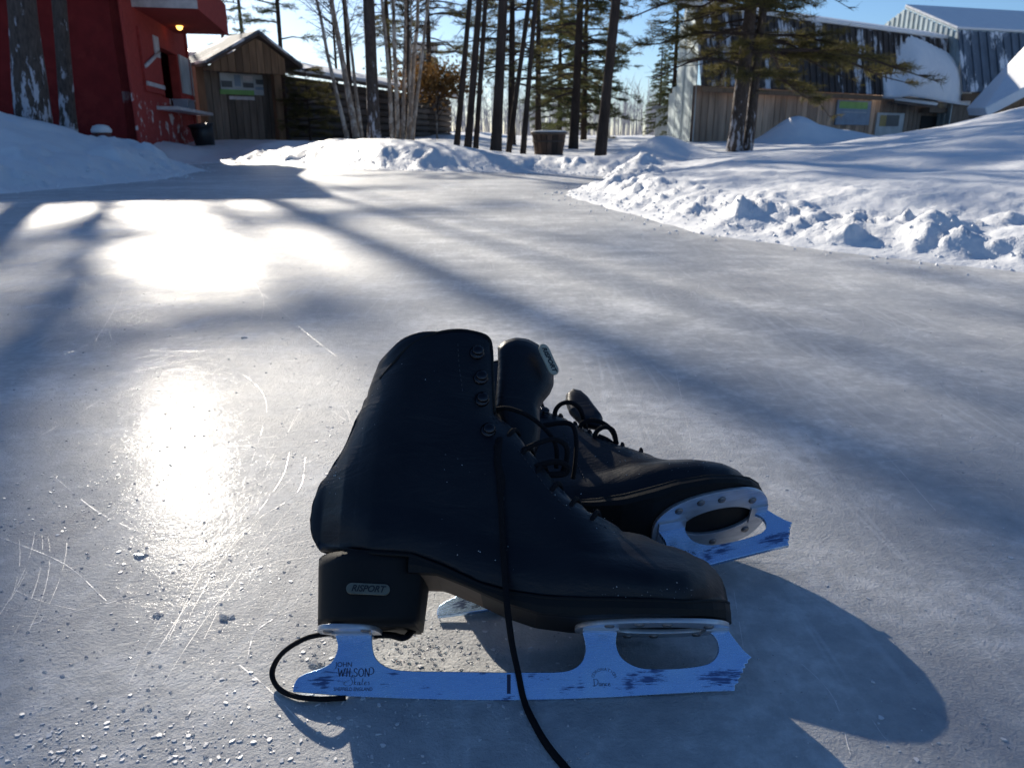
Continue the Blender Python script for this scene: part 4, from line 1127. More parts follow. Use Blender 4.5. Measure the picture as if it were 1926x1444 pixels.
def smooth_px(pts, per=4):
    c = catmull([(x, y, 0) for x, y in pts], per); return [(v.x, v.y) for v in c]
b_rear = smooth_px([(553, 1300), (555, 1288), (563, 1275), (580, 1266), (605, 1258), (624, 1247), (634, 1230), (637, 1212), (630, 1188)])
b_mid = smooth_px([(699, 1186), (700, 1215), (706, 1237), (722, 1252), (745, 1260), (780, 1263)]) + [(950, 1265)] + smooth_px([(1040, 1265), (1068, 1262), (1088, 1252), (1099, 1236), (1102, 1215), (1095, 1184)])
b_front = [(1362, 1176), (1372, 1192), (1384, 1208), (1397, 1224), (1411, 1236), (1404, 1241), (1405, 1246), (1398, 1248), (1400, 1255), (1394, 1256), (1396, 1264), (1390, 1266), (1391, 1273), (1386, 1276), (1387, 1283), (1380, 1287), (1380, 1298)]
b_bot = [(1340, 1299), (1250, 1304), (1150, 1310), (1050, 1314), (950, 1316), (850, 1315), (750, 1312), (650, 1308)]
hole = smooth_px([(1160, 1184), (1157, 1205), (1160, 1222), (1168, 1237), (1184, 1249), (1206, 1257), (1240, 1259), (1285, 1257), (1325, 1251), (1343, 1241), (1351, 1226), (1350, 1208), (1341, 1194), (1325, 1182)]) 
blade_out = [L2(*p) for p in b_rear + b_mid + hole + b_front + b_bot]
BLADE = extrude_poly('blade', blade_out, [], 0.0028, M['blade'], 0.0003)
BLADE.transform(ROT_XZ)
ZB = L2(1240, 1181)[1]                   # plate level at the sole
ZH = L2(665, 1187)[1]                    # plate level at the heel

def plate_front():
    x0, x1 = L2(1082, 1180)[0], L2(1366, 1180)[0]
    n = 48; out = []
    for i in range(n):
        a = 2*math.pi*i/n; c, s = math.cos(a), math.sin(a)
        out.append(((x0+x1)/2+(x1-x0)/2*math.copysign(abs(c)**0.8, c), (0.035+0.002*c)*math.copysign(abs(s)**0.8, s)))
    hx = (x0+x1)/2+0.006
    hl = [(hx+0.031*math.cos(2*math.pi*i/32), 0.0155*math.sin(2*math.pi*i/32)) for i in range(32)]
    me = extrude_poly('sole_plate', out, [hl], 0.0026, M['plate'], 0.0002)
    sc = [(x0+0.010, 0.0), (x0+0.020, 0.022), (x0+0.020, -0.022), (hx, 0.026), (hx, -0.026), (x1-0.016, 0.018), (x1-0.016, -0.018), (x0+0.038, 0.027), (x0+0.038, -0.027)]
    return me, sc
PLATE_F, SCREW_F = plate_front()
def plate_rear():
    x0, x1 = L2(603, 1187)[0], L2(716, 1187)[0]
    n = 32; out = [((x0+x1)/2+(x1-x0)/2*math.copysign(abs(math.cos(a))**0.7, math.cos(a)), 0.025*math.copysign(abs(math.sin(a))**0.7, math.sin(a))) for a in [2*math.pi*i/n for i in range(n)]]
    return extrude_poly('heel_plate', out, [], 0.0026, M['plate'], 0.0002), [(x0+0.008, 0.013), (x0+0.008, -0.013), (x1-0.007, 0.016), (x1-0.007, -0.016)]
PLATE_R, SCREW_R = plate_rear()

def sole_mesh():
    """outsole from heel breast to toe"""
    xs = np.linspace(L2(778, 1100)[0], XT+0.0005, 60)
    zt = np.interp(xs, [p[0] for p in WELT], [p[1] for p in WELT])
    bx = [L2(770, 1090)[0], L2(830, 1098)[0], L2(890, 1122)[0], L2(950, 1146)[0], L2(1010, 1165)[0], L2(1080, 1174)[0], L2(1200, 1174)[0], L2(1360, 1168)[0]]
    bz = [L2(770, 1096)[1], L2(830, 1098)[1], L2(890, 1122)[1], L2(950, 1150)[1], ZB+0.004, ZB+0.0015, ZB+0.0015, ZB+0.0025]
    zb = np.minimum(np.interp(xs, bx, bz), zt-0.004)
    b = MB(); ring = []
    for x, t_, b_ in zip(xs, zt, zb):
        w = half_foot(min(x, XT-0.0003))+0.0028
        if x > XT-0.001: w = 0.004
        ring.append([(x, -w, t_+0.001), (x, -w-0.0006, (t_+b_)/2), (x, -w+0.0008, b_+0.0008), (x, -w*0.86, b_), (x, w*0.86, b_), (x, w-0.0008, b_+0.0008), (x, w+0.0006, (t_+b_)/2), (x, w, t_+0.001)])
    n = len(ring); k = 8
    vs = [p for r in ring for p in r]
    for i in range(n-1):
        for j in range(k):
            mi = 1 if (j == 3 and ring[i][0][0] < L2(905, 1165)[0]) else 0
            b.add([], [])
            b.f.append((i*k+j, (i+1)*k+j, (i+1)*k+(j+1) % k, i*k+(j+1) % k)); b.m.append(mi); b.sm.append(False)
    b.v = [tuple(p) for p in vs]
    b.f += [tuple(range(k)), tuple((n-1)*k+j for j in range(k))[::-1]]; b.m += [0, 0]; b.sm += [False, False]
    me = b.mesh('sole', [M['sole'], M['solebrown']])
    bm = bmesh.new(); bm.from_mesh(me); bmesh.ops.recalc_face_normals(bm, faces=bm.faces[:]); bm.to_mesh(me); bm.free()
    return me
SOLE = sole_mesh()
def heel_mesh():
    zt = L2(690, 1042, -0.03)[1]; zb = ZH+0.0015
    xb0, xb1 = L2(600, 1175, 0)[0], L2(781, 1185, -0.02)[0]
    xt0, xt1 = L2(603, 1040, 0)[0], L2(797, 1060, -0.02)[0]
    b = MB(); ring = []
    N = 22
    lv = 9
    for q in range(lv+1):
        s = q/lv; x0, x1 = xb0+(xt0-xb0)*s, xb1+(xt1-xb1)*s
        zt2 = zt
        w = 0.0275+0.003*s
        rr = []
        for i in range(N+1):
            a = math.pi/2+math.pi*i/N
            rr.append((x0+w*1.15+w*1.15*math.cos(a), w*math.sin(a)))
        rr += [(x1, -w), (x1+0.001, -w*0.4), (x1+0.001, w*0.4), (x1, w)]
        st = 0.0004 if q % 3 == 1 else 0
        ring.append([(x-0*st, y*(1-st*8), zb+(zt2-zb)*s + (0.003 if s == 1 else 0)) for x, y in rr])
    k = len(ring[0]); vs = [p for r in ring for p in r]
    fs = [(i*k+j, i*k+(j+1) % k, (i+1)*k+(j+1) % k, (i+1)*k+j) for i in range(lv) for j in range(k)] + [tuple(range(k))[::-1], tuple(lv*k+j for j in range(k))]
    b.add(vs, fs, 0, False)
    me = b.mesh('heel', [M['sole']])
    bm = bmesh.new(); bm.from_mesh(me); bmesh.ops.recalc_face_normals(bm, faces=bm.faces[:])
    bmesh.ops.bevel(bm, geom=[e for e in bm.edges if e.calc_face_angle(0) > 0.9], offset=0.0012, segments=2, affect='EDGES')
    for f in bm.faces: f.smooth = True
    bm.to_mesh(me); bm.free(); return me
HEEL = heel_mesh()

def inflated(outline, thick, curl, name, mat, y0):
    """padded tongue: outline in (x, z), pillow thickness, its +x side curling away"""
    P = np.array(outline); n = 90
    P = resample(np.vstack([P, P[:1]]), n+1)[:-1]
    c = P.mean(0); rows = 10
    xs0, xs1 = P[:, 0].min(), P[:, 0].max()
    vs, fs = [], []
    def yo(x): 
        s = (x-xs0)/(xs1-xs0); return y0 + curl*s*s
    for sgn in (-1, 1):
        o = len(vs)
        for j in range(rows+1):
            s = j/rows
            for i in range(n):
                q = c+(P[i]-c)*(1-s)
                t_ = thick*math.sqrt(max(0.0, 1-(1-min(1, s*2.2))**2))
                vs.append((q[0], yo(q[0])+sgn*t_, q[1]))
        for j in range(rows):
            for i in range(n):
                f = (o+j*n+i, o+j*n+(i+1) % n, o+(j+1)*n+(i+1) % n, o+(j+1)*n+i)
                fs.append(f)
    b = MB(); b.add(vs, fs, 0, True); me = b.mesh(name, mat)
    bm = bmesh.new(); bm.from_mesh(me); bmesh.ops.remove_doubles(bm, verts=bm.verts[:], dist=0.0002); bmesh.ops.recalc_face_normals(bm, faces=bm.faces[:])
    for f in bm.faces: f.smooth = True
    bm.to_mesh(me); bm.free(); return me, yo

def stroke_text(b, strokes, ox, oz, s, w, y):
    for st in strokes:
        pts = catmull([(p[0], 0, p[1]) for p in st], 6) if len(st) > 2 else [Vector((p[0], 0, p[1])) for p in st]
        for i in range(len(pts)-1):
            a, c = pts[i], pts[i+1]
            dv = (c-a); 
            if dv.length < 1e-6: continue
            wd = w*(0.55+0.75*abs(dv.z)/dv.length)          # broad down-strokes, thin cross-strokes
            nn = Vector((-dv.z, 0, dv.x)).normalized()*wd
            q = [Vector((ox, y, oz))+(p*s) for p in (a-nn, c-nn, c+nn, a+nn)]
            b.add(q, [(0, 1, 2, 3)])
WILSON = [[(0, 1), (.25, 0)], [(.25, 0), (.45, .8)], [(.45, .8), (.65, 0)], [(.65, 0), (.9, 1)], [(-.08, 1), (.1, 1)], [(.82, 1), (1, 1)],
          [(1.17, 0), (1.17, 1)], [(1.11, 1), (1.23, 1)], [(1.11, 0), (1.23, 0)],
          [(1.54, 1), (1.54, 0)], [(1.49, 1), (1.60, 1)], [(1.54, 0), (1.9, 0)], [(1.9, 0), (1.93, .22)],
          [(2.5, .85), (2.3, 1), (2.1, .85), (2.15, .6), (2.45, .42), (2.52, .18), (2.3, 0), (2.08, .15)],
          [(3.0, 1), (2.75, .8), (2.72, .35), (3.0, 0), (3.28, .2), (3.3, .7), (3.0, 1)],
          [(3.55, 0), (3.55, 1)], [(3.55, 1), (4.05, 0)], [(4.05, 0), (4.05, 1)], [(3.47, 0), (3.65, 0)], [(3.95, 1), (4.15, 1)],
          [(3.75, .3), (4.3, .25), (4.65, .55), (4.5, 1.0), (4.15, 1.15)]]
SKATES_ = [[(.75, .95), (.45, 1.1), (.3, .8), (.55, .5), (.5, .1), (0, -.1), (-.6, .05), (-.5, .4), (.1, .45)],
           [(.85, 1), (.8, 0)], [(1.1, .45), (.85, .25), (1.15, 0)], [(1.55, .4), (1.35, .4), (1.3, .1), (1.5, .05), (1.6, .4)], [(1.6, .4), (1.62, 0), (1.8, .1)],
           [(2.0, .9), (1.9, .1), (2.1, .05)], [(1.8, .55), (2.15, .55)], [(2.25, .2), (2.5, .3), (2.42, .45), (2.25, .25), (2.35, 0), (2.6, .1)], [(2.95, .4), (2.75, .4), (2.95, .15), (2.75, 0)]]
DANCE = [[(0, 1), (.05, 0)], [(-.1, 1), (.5, .9), (.6, .4), (.05, 0), (-.2, .1)], [(1.05, .4), (.8, .4), (.8, .05), (1.0, .1), (1.05, .4)], [(1.05, .4), (1.08, 0)],
         [(1.25, .4), (1.25, 0)], [(1.25, .3), (1.5, .4), (1.55, 0)], [(2.0, .35), (1.8, .4), (1.75, .1), (2.0, .05)], [(2.15, .2), (2.4, .28), (2.3, .42), (2.15, .2), (2.3, 0), (2.5, .1)]]

def place_text(me, x, z, y, parent, name='lettering', roll=0.0):
    o = link(name, me, parent)
    o.matrix_local = Matrix.Translation((x, y, z)) @ Matrix.Rotation(roll, 4, 'Y') @ ROT_XZ
    return o
def stadium(l, h, n=12):
    r = h/2; out = []
    for i in range(n+1): a = -math.pi/2+math.pi*i/n; out.append((l/2-r+r*math.cos(a), r*math.sin(a)))
    for i in range(n+1): a = math.pi/2+math.pi*i/n; out.append((-l/2+r+r*math.cos(a), r*math.sin(a)))
    return out
def on_side(px, py, off=0.0):
    """point on the camera side of the boot seen at the photo pixel"""
    y = -0.03
    for _ in range(5):
        x, z = L2(px, py, y); y = -side_w(x, z)
    return Vector((x, y-off, z))

def make_skate(label, world_m, front=True):
    sk = thing('figure_skate', (0, 0, 0), label, 'ice skate', 'pair of black figure skates')
    sk.matrix_world = world_m
    up = link('upper', UPPER, sk)
    md = up.modifiers.new('solid', 'SOLIDIFY'); md.thickness = 0.0024; md.offset = -1; md.material_offset = 1; md.material_offset_rim = 0
    link('sole', SOLE, sk)
    hl = link('heel', HEEL, sk)
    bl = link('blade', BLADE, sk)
    pf = link('sole_plate', PLATE_F, sk); pf.location = (0, 0, ZB)
    pr = link('heel_plate', PLATE_R, sk); pr.location = (0, 0, ZH)
    sm = MB(); sm.lathe([(0.0032, 0.0005), (0.0034, -0.0006), (0.0024, -0.0016), (0.001, -0.0017)], 12); smesh = sm.mesh('screw', M['screw'])
    for pts, z, par in ((SCREW_F, ZB-0.0013, pf), (SCREW_R, ZH-0.0013, pr)):
        for x, y in pts:
            o = link('screw', smesh, par); o.location = (x, y, -0.0013)
    # gusset where stanchions meet the plates
    for (xa, xb_, hw, zz) in ((1094, 1160, 0.011, ZB), (1322, 1364, 0.009, ZB), (630, 700, 0.010, ZH)):
        gm = MB(); gm.box((L2(xa, 1184)[0], -hw, zz-0.003), (L2(xb_, 1184)[0], hw, zz-0.0012)); gm.obj('weld_foot', M['plate'], bl)
    # joint in the chrome at mid blade
    jm = MB(); jx = L2(957, 1290)[0]; jm.box((jx-0.0012, -0.00185, 0.0012), (jx+0.0012, -0.00172, L2(957, 1268)[1])); jm.obj('chrome_edge', M['print'], bl)
    # lettering on the blade
    yb = -0.00178
    j1 = place_text(text_mesh('JOHN', 0.0042, M['print'], bold=0.00003), *L2(648, 1250), yb, bl)
    wm = MB(); x, z = L2(636, 1272); s = (L2(696, 1272)[0]-x)/4.15; stroke_text(wm, WILSON, x, z, s, 0.055, yb); wm.obj('lettering', M['print'], bl)
    wm = MB(); x, z = L2(656, 1288); s = (L2(696, 1288)[0]-x)/3.0; stroke_text(wm, SKATES_, x, z, s, 0.035, yb); wm.obj('lettering', M['print'], bl)
    place_text(text_mesh('SHEFFIELD ENGLAND', 0.0030, M['print'], bold=0.00003, sx=0.86), *L2(665, 1296), yb, bl)
    cx_, cz_ = L2(1136, 1281); rr = 0.0072
    for i, ch in enumerate('CORONATION'):
        a = math.pi*(0.93-0.86*i/9)
        place_text(text_mesh(ch, 0.0026, M['print']), cx_+rr*math.cos(a), cz_+0.002+rr*0.72*math.sin(a), yb, bl, roll=-(a-math.pi/2)*0.8)
    wm = MB(); x, z = L2(1117, 1290); s = (L2(1148, 1290)[0]-x)/2.5; stroke_text(wm, DANCE, x, z, s, 0.045, yb); wm.obj('lettering', M['print'], bl)
    # badge on the heel
    hx, hz_ = L2(692, 1107, -0.031)
    bd = link('badge', extrude_poly('badge', stadium(0.0275, 0.0066), [], 0.0010, M['badge'], 0.0002), hl)
    bd.matrix_local = Matrix.Translation((hx, -0.0302, hz_)) @ Matrix.Rotation(R(2.5), 4, 'Y') @ Matrix.Rotation(R(-2), 4, 'X') @ ROT_XZ
    tb_ = link('lettering', text_mesh('RISPORT', 0.0056, M['bprint'], shear=0.25, bold=0.00012, sx=0.98), bd); tb_.location.z = 0.0008
    # hooks up the cuff, on both sides
    hk = MB(); hk.lathe([(0.0052, 0), (0.0055, 0.0006), (0.0038, 0.0014), (0.0022, 0.0018), (0.0022, 0.0030), (0.0040, 0.0036), (0.0044, 0.0048), (0.0034, 0.0060), (0.0012, 0.0066)], 16)
    hkm = hk.mesh('hook', M['hook'])
    for px, py in ((897, 664), (904, 711), (906, 752), (918, 810)):
        p = on_side(px, py)
        for sgn in (1, -1):
            o = link('hook', hkm, sk)
            o.matrix_local = Matrix.Translation((p.x, p.y*sgn, p.z)) @ Matrix.Rotation(R(90)*sgn, 4, 'X') @ Matrix.Rotation(R(12), 4, 'Y')
    # stitching down the facing and round the lace edge
    st = MB()
    def stitches(path, step=0.0032):
        pts = catmull([on_side(*p, 0.0002) for p in path], 10); acc = 0
        for i in range(len(pts)-1):
            d = (pts[i+1]-pts[i]).length; acc += d
            if acc > step:
                acc = 0; a = pts[i]; c = a + (pts[i+1]-pts[i]).normalized()*0.0019
                st.tube([a, c], 0.00032, 4)
    stitches([(861, 642), (864, 690), (870, 735)]); stitches([(915, 785), (930, 786), (942, 806), (972, 842)])
    stitches([(972, 842), (1000, 880), (1032, 920), (1062, 950), (1100, 974), (1140, 992)])
    stitches([(945, 800), (946, 880), (948, 960), (950, 1060)], 0.0036)
    st.obj('stitching', M['stitch'], sk)
    # edge binding of the cuff
    cb = MB()
    for sgn in (-1, 1):
        path = [Vector((p[0], 0, p[1])) for p in [L2(*q_, -0.031) for q_ in cuff_px + fore_px]]
        pts = []
        for v in path: pts.append((v.x, sgn*max(0.004, side_w(v.x, v.z)-0.0008), v.z))
        cb.tube(catmull(pts, 4), 0.0013, 6)
    cb.obj('cuff_binding', M['sole'], sk)
    # welt line round the foot
    wb = MB()
    for sgn in (-1, 1):
        pts = [(x_, sgn*(half_foot(x_)+0.0022), float(np.interp(x_, [p[0] for p in WELT], [p[1] for p in WELT]))) for x_ in np.linspace(XH+0.004, XT-0.0005, 50)]
        wb.tube(pts, 0.0011, 6)
    wb.obj('welt', M['sole'], sk)
    if front:
        out = [(936, 655), (948, 643), (970, 634), (993, 632), (1015, 637), (1034, 653), (1044, 680), (1044, 703), (1036, 724), (1022, 745), (1015, 766), (1018, 798), (1014, 830), (1004, 862), (985, 870), (950, 820), (930, 772), (934, 730), (937, 690)]
    else:
        out = [(1003, 770), (1004, 735), (1014, 710), (1032, 698), (1050, 708), (1062, 735), (1068, 765), (1078, 805), (1064, 845), (1022, 822)]
    tm, yo = inflated([L2(*p, 0.004) for p in out], 0.006, 0.022 if front else 0.0, 'tongue', M['leather'], 0.002)
    tg_ = link('tongue', tm, sk)
    if front:
        lbx, lbz = L2(1031, 686, 0.012)
        lab = extrude_poly('brand_label', stadium(0.026, 0.010, 16), [], 0.0008, plain('cream_label', (0.34, 0.32, 0.25), 0.6, scale=80, bump=0.0), 0.0002)
        lo_ = link('brand_label', lab, tg_)
        lo_.matrix_local = Matrix.Translation((lbx, 0.003, lbz)) @ Matrix.Rotation(R(34), 4, 'Z') @ Matrix.Rotation(R(60), 4, 'Y') @ ROT_XZ
        t2 = link('lettering', text_mesh('RISPORT', 0.0060, M['bprint'], shear=0.25, bold=0.0002, sx=0.9), lo_); t2.location.z = 0.0007
    # inner tongue strip under the laces
    tstrip = MB(); pts = [L2(*p) for p in [(935, 775)] + lace_px + [(1170, 1003)]]
    ring = []
    for (x_, z_) in pts:
        ring.append([(x_-0.004, -0.018, z_-0.006), (x_-0.002, -0.008, z_-0.001), (x_-0.002, 0.008, z_-0.001), (x_-0.004, 0.018, z_-0.006)])
    vs = [p for r in ring for p in r]
    tstrip.add(vs, [(i*4+j, (i+1)*4+j, (i+1)*4+j+1, i*4+j+1) for i in range(len(ring)-1) for j in range(3)], 0, True)
    ts = tstrip.obj('tongue_strip', M['leather'], sk); md = ts.modifiers.new('solid', 'SOLIDIFY'); md.thickness = 0.003
    # crossing laces through the eyelets
    lx = resample([L2(*p) for p in lace_px], 7)
    for i in range(1, 7):
        x_, z_ = lx[i]; w_ = max(0.010, side_w(x_, z_-0.004)+0.001)
        lm = MB()
        p = catmull([(x_-0.009, -w_-0.0035, z_-0.011), (x_-0.004, -w_-0.0015, z_-0.002), (x_+0.001, 0, z_+0.0035), (x_+0.003, w_+0.001, z_-0.003), (x_-0.002, w_+0.003, z_-0.010)], 5)
        lm.tube(p, 0.0019, 7, flat=0.7); lm.obj('lace', M['lace'], sk)
        em = MB(); em.lathe([(0.0030, 0), (0.0032, 0.0008), (0.0016, 0.0010), (0.0014, 0.0002)], 12)
        eo = em.obj('eyelet', M['hook'], sk); eo.matrix_local = Matrix.Translation((x_-0.009, -w_-0.0022, z_-0.011)) @ Matrix.Rotation(R(90), 4, 'X')
    return sk

MF = Matrix(((SX.x, SY.x, SU.x, SO.x), (SX.y, SY.y, SU.y, SO.y), (SX.z, SY.z, SU.z, SO.z), (0, 0, 0, 1)))
skate_a = make_skate('near black figure skate leaning back on its blade, long lace trailing over it', MF, True)

# far skate: heel end of its blade on the ice, toe raised, lying well over
heel_w = gnd(824, 1160, 0.003); toe_w = gnd(1490, 1026, 0.032)
X2 = (toe_w-heel_w).normalized()
U2 = Vector((0.0, math.sin(R(68)), math.cos(R(68)))); U2 = (U2 - X2*U2.dot(X2)).normalized()
Y2 = U2.cross(X2)
hl_loc = L2(553, 1300)
O2 = heel_w - X2*hl_loc[0] - U2*hl_loc[1]
M2 = Matrix(((X2.x, Y2.x, U2.x, O2.x), (X2.y, Y2.y, U2.y, O2.y), (X2.z, Y2.z, U2.z, O2.z), (0, 0, 0, 1)))
skate_b = make_skate('far black figure skate lying on its side with its sole plate showing', M2, False)

def crumbs_on(parent, clusters, seed):
    r2 = random.Random(seed); cb_ = MB()
    for px, py, sx_, sy_, n_ in clusters:
        for k in range(n_):
            p = on_side(r2.gauss(px, sx_), r2.gauss(py, sy_))
            q_ = r2.choice([0.0002, 0.00025, 0.0003, 0.0004, 0.0006])
            v, f = shard(r2, q_)
            cb_.add([(p.x+a, p.y-c*0.6-0.0001, p.z+b2) for a, b2, c in v], f)
    return tag(cb_.obj('snow_specks', M['snow'], parent), kind='stuff')
def shard(rg, s):
    n = rg.randint(4, 6); ph = rg.random()*6
    lo, hi = [], []
    for i in range(n):
        a = ph+2*math.pi*i/n+rg.uniform(-.3, .3); r = s*rg.uniform(0.5, 1.0)
        lo.append((r*math.cos(a), r*math.sin(a)*0.7, -0.0003)); hi.append((r*0.75*math.cos(a+0.15), r*0.5*math.sin(a+0.15), s*rg.uniform(0.18, 0.5)))
    return lo+hi, [tuple(range(n))[::-1], tuple(range(n, 2*n))] + [(i, (i+1) % n, n+(i+1) % n, n+i) for i in range(n)]
crumbs_on(skate_a, [(626, 893, 11, 13, 40), (700, 770, 10, 26, 8), (1160, 1112, 26, 6, 10), (1290, 1108, 30, 7, 20), (900, 1040, 40, 8, 8), (1130, 985, 40, 12, 8), (1060, 940, 20, 12, 6)], 6)
crumbs_on(skate_b, [(1240, 1070, 70, 20, 40), (1120, 1000, 60, 20, 24)], 7)
# ---- free laces of the near skate (drawn in its own axes: x, y to the far side, z up)
def free_lace(parent, pts, r=0.0021, flat=0.75, per=8):
    b = MB(); b.tube(catmull(pts, per), r, 8, flat=flat); return b.obj('lace', M['lace'], parent)
def world_pts(parent_m, pts): inv = parent_m.inverted(); return [inv @ Vector(p) for p in pts]
def S3(px, py, y): x, z = L2(px, py, y); return Vector((x, y, z))
# trailing lace: down the side of the boot, over the blade, out over the ice
trail = [on_side(936, 836, 0.003), on_side(939, 890, 0.003), on_side(943, 960, 0.003), on_side(947, 1040, 0.003), on_side(950, 1090, 0.004), S3(955, 1150, -0.040), S3(963, 1210, -0.024), S3(974, 1262, -0.008)]
g_pts = [gnd(986, 1318, 0.0035), gnd(1006, 1362, 0.003), gnd(1030, 1402, 0.003), gnd(1066, 1446, 0.003), gnd(1105, 1490, 0.003)]
free_lace(skate_a, trail + world_pts(MF, g_pts), 0.0024, 0.6)
# loop round the heel end of the blade
free_lace(skate_a, [S3(776, 1186, 0.012), S3(760, 1199, -0.008), S3(735, 1194, 0.006), S3(700, 1194, 0.012), S3(660, 1196, 0.016)] , 0.0026, 0.7)
free_lace(skate_a, world_pts(MF, [MF @ S3(640, 1190, 0.014), MF @ S3(612, 1192, 0.006), MF @ S3(575, 1200, 0.0), gnd(535, 1224, 0.020), gnd(515, 1252, 0.010), gnd(513, 1275, 0.005), gnd(528, 1297, 0.003), gnd(560, 1310, 0.003), gnd(605, 1314, 0.003), gnd(650, 1312, 0.003)]), 0.0024, 0.7)
# bow and loose ends at the ankle
free_lace(skate_a, [S3(928, 770, -0.010), S3(955, 768, -0.014), S3(990, 780, -0.016), S3(1018, 800, -0.014), S3(1040, 825, -0.010), S3(1047, 850, -0.006), S3(1046, 880, 0.0)], 0.0019, 0.8)
free_lace(skate_a, [S3(956, 866, -0.018), S3(980, 848, -0.022), S3(1010, 834, -0.024), S3(1042, 826, -0.020), S3(1064, 838, -0.014), S3(1066, 862, -0.008), S3(1058, 888, -0.002)], 0.0019, 0.8)
free_lace(skate_a, [S3(986, 888, -0.018), S3(1012, 876, -0.022), S3(1045, 868, -0.020), S3(1066, 876, -0.016), S3(1062, 890, -0.012), S3(1030, 893, -0.014), S3(1000, 897, -0.016)], 0.0024, 0.7)
free_lace(skate_a, [S3(1022, 800, 0.004), S3(1060, 795, 0.002), S3(1078, 802, 0.0), S3(1084, 830, 0.0), S3(1082, 870, 0.004), S3(1078, 900, 0.01)], 0.0021, 0.8)
free_lace(skate_a, [on_side(940, 826, 0.002), on_side(936, 870, 0.003), on_side(944, 905, 0.003), on_side(940, 930, 0.002)], 0.0026, 0.7)
# loops standing up from the far skate's lacing
def F3(px, py, Y): return M2.inverted() @ at(px, py, Y)
free_lace(skate_b, [F3(1046, 800, .66), F3(1044, 775, .66), F3(1055, 760, .66), F3(1073, 757, .66), F3(1090, 768, .66), F3(1098, 790, .66), F3(1103, 812, .66)], 0.0022, 0.9)
free_lace(skate_b, [F3(1090, 815, .645), F3(1094, 797, .645), F3(1112, 790, .645), F3(1135, 796, .645), F3(1152, 812, .645), F3(1160, 835, .645)], 0.0022, 0.9)
free_lace(skate_b, [F3(1118, 828, .63), F3(1122, 812, .63), F3(1137, 803, .63), F3(1153, 810, .63), F3(1158, 836, .63), F3(1140, 826, .63), F3(1125, 820, .63)], 0.0022, 0.9)

# ------------------------------------------------------------------ marks, shavings and chips on the ice
b = MB(); rg = random.Random(4)
def cut(pxs, w=0.0016, n=6):
    P = catmull([gnd(x, y) for x, y in pxs], n)
    for i in range(len(P)-1):
        if rg.random() < 0.10: continue
        a, c = P[i], P[i+1]
        nn = Vector((-(c-a).y, (c-a).x, 0)).normalized()*w*rg.uniform(0.35, 1.0)*0.5
        up_ = Vector((0, 0, 0.00022)); lo_ = Vector((0, 0, 0.00012))
        b.add([a-nn+lo_, c-nn+lo_, c+up_, a+up_], [(0, 1, 2, 3)]); b.add([a+up_, c+up_, c+nn+lo_, a+nn+lo_], [(0, 1, 2, 3)])
for pth in ([(22, 714), (90, 682), (165, 648)], [(110, 690), (180, 668), (247, 656)], [(285, 712), (360, 682), (430, 692), (480, 722), (502, 765), (480, 850), (445, 940), (424, 1002)],
            [(495, 553), (560, 612), (632, 670)], [(470, 520), (495, 560), (490, 610)], [(75, 820), (160, 770), (245, 712)], [(300, 1108), (390, 1050), (470, 985), (560, 925), (575, 860)],
            [(470, 985), (530, 900), (545, 850)], [(100, 895), (180, 960), (270, 1005)], [(240, 520), (215, 580), (180, 640)], [(0, 550), (70, 530), (190, 508)], [(250, 560), (330, 530), (360, 500)],
            [(310, 840), (480, 842), (590, 838)], [(520, 1160), (480, 1190), (465, 1240)], [(450, 1250), (510, 1300), (560, 1352)], [(1270, 690), (1284, 760), (1300, 830)], [(1640, 1352), (1660, 1382), (1670, 1392)],
            [(1380, 1110), (1392, 1180), (1400, 1230)], [(1340, 1090), (1400, 1060), (1480, 1060)], [(1560, 760), (1660, 850), (1760, 960)], [(1200, 600), (1300, 640), (1450, 720)], [(1180, 540), (1300, 560), (1500, 640)],
            [(40, 1180), (140, 1150), (260, 1120)], [(0, 1010), (120, 1060), (200, 1130)], [(1500, 900), (1650, 870), (1900, 840)], [(1450, 1200), (1560, 1300), (1600, 1420)]):
    cut(pth, 0.0012 if pth[0][0] < 700 else 0.0007)
fans = []
for i in range(240):
    x, y = rg.uniform(-1.2, 1.5), rg.uniform(0.3, 3.2); a = rg.gauss(0.9, 0.9); L = rg.uniform(0.06, 0.5); k = rg.uniform(-2, 2)
    for q_ in range(rg.randint(1, 6)): fans.append((x+rg.gauss(0, 0.02), y+rg.gauss(0, 0.02), a+rg.gauss(0, 0.06), L*rg.uniform(0.5, 1.1), k))
for (x, y, a, L, k) in fans:
    P = [Vector((x+L*t*math.cos(a+k*L*t), y+L*t*math.sin(a+k*L*t), 0)) for t in (0, 0.1, 0.2, 0.3, 0.4, 0.5, 0.6, 0.7, 0.8, 0.9, 1)]
    for u_, v_ in zip(P[:-1], P[1:]):
        if rg.random() < 0.2: continue
        nn = Vector((-(v_-u_).y, (v_-u_).x, 0)).normalized()*0.00016*rg.uniform(0.4, 1.8)*(0.6+0.5*y)
        b.add([u_-nn+Vector((0, 0, .00014)), v_-nn+Vector((0, 0, .00014)), v_+nn+Vector((0, 0, .00016)), u_+nn+Vector((0, 0, .00016))], [(0, 1, 2, 3)])
tag(b.obj('skate_marks', M['mark']), kind='stuff')
def shard(rg, s):
    n = rg.randint(4, 6); ph = rg.random()*6
    lo, hi = [], []
    for i in range(n):
        a = ph+2*math.pi*i/n+rg.uniform(-.3, .3); r = s*rg.uniform(0.5, 1.0)
        lo.append((r*math.cos(a), r*math.sin(a)*0.7, -0.0003)); hi.append((r*0.75*math.cos(a+0.15), r*0.5*math.sin(a+0.15), s*rg.uniform(0.18, 0.5)))
    return lo+hi, [tuple(range(n))[::-1], tuple(range(n, 2*n))] + [(i, (i+1) % n, n+(i+1) % n, n+i) for i in range(n)]
b = MB()
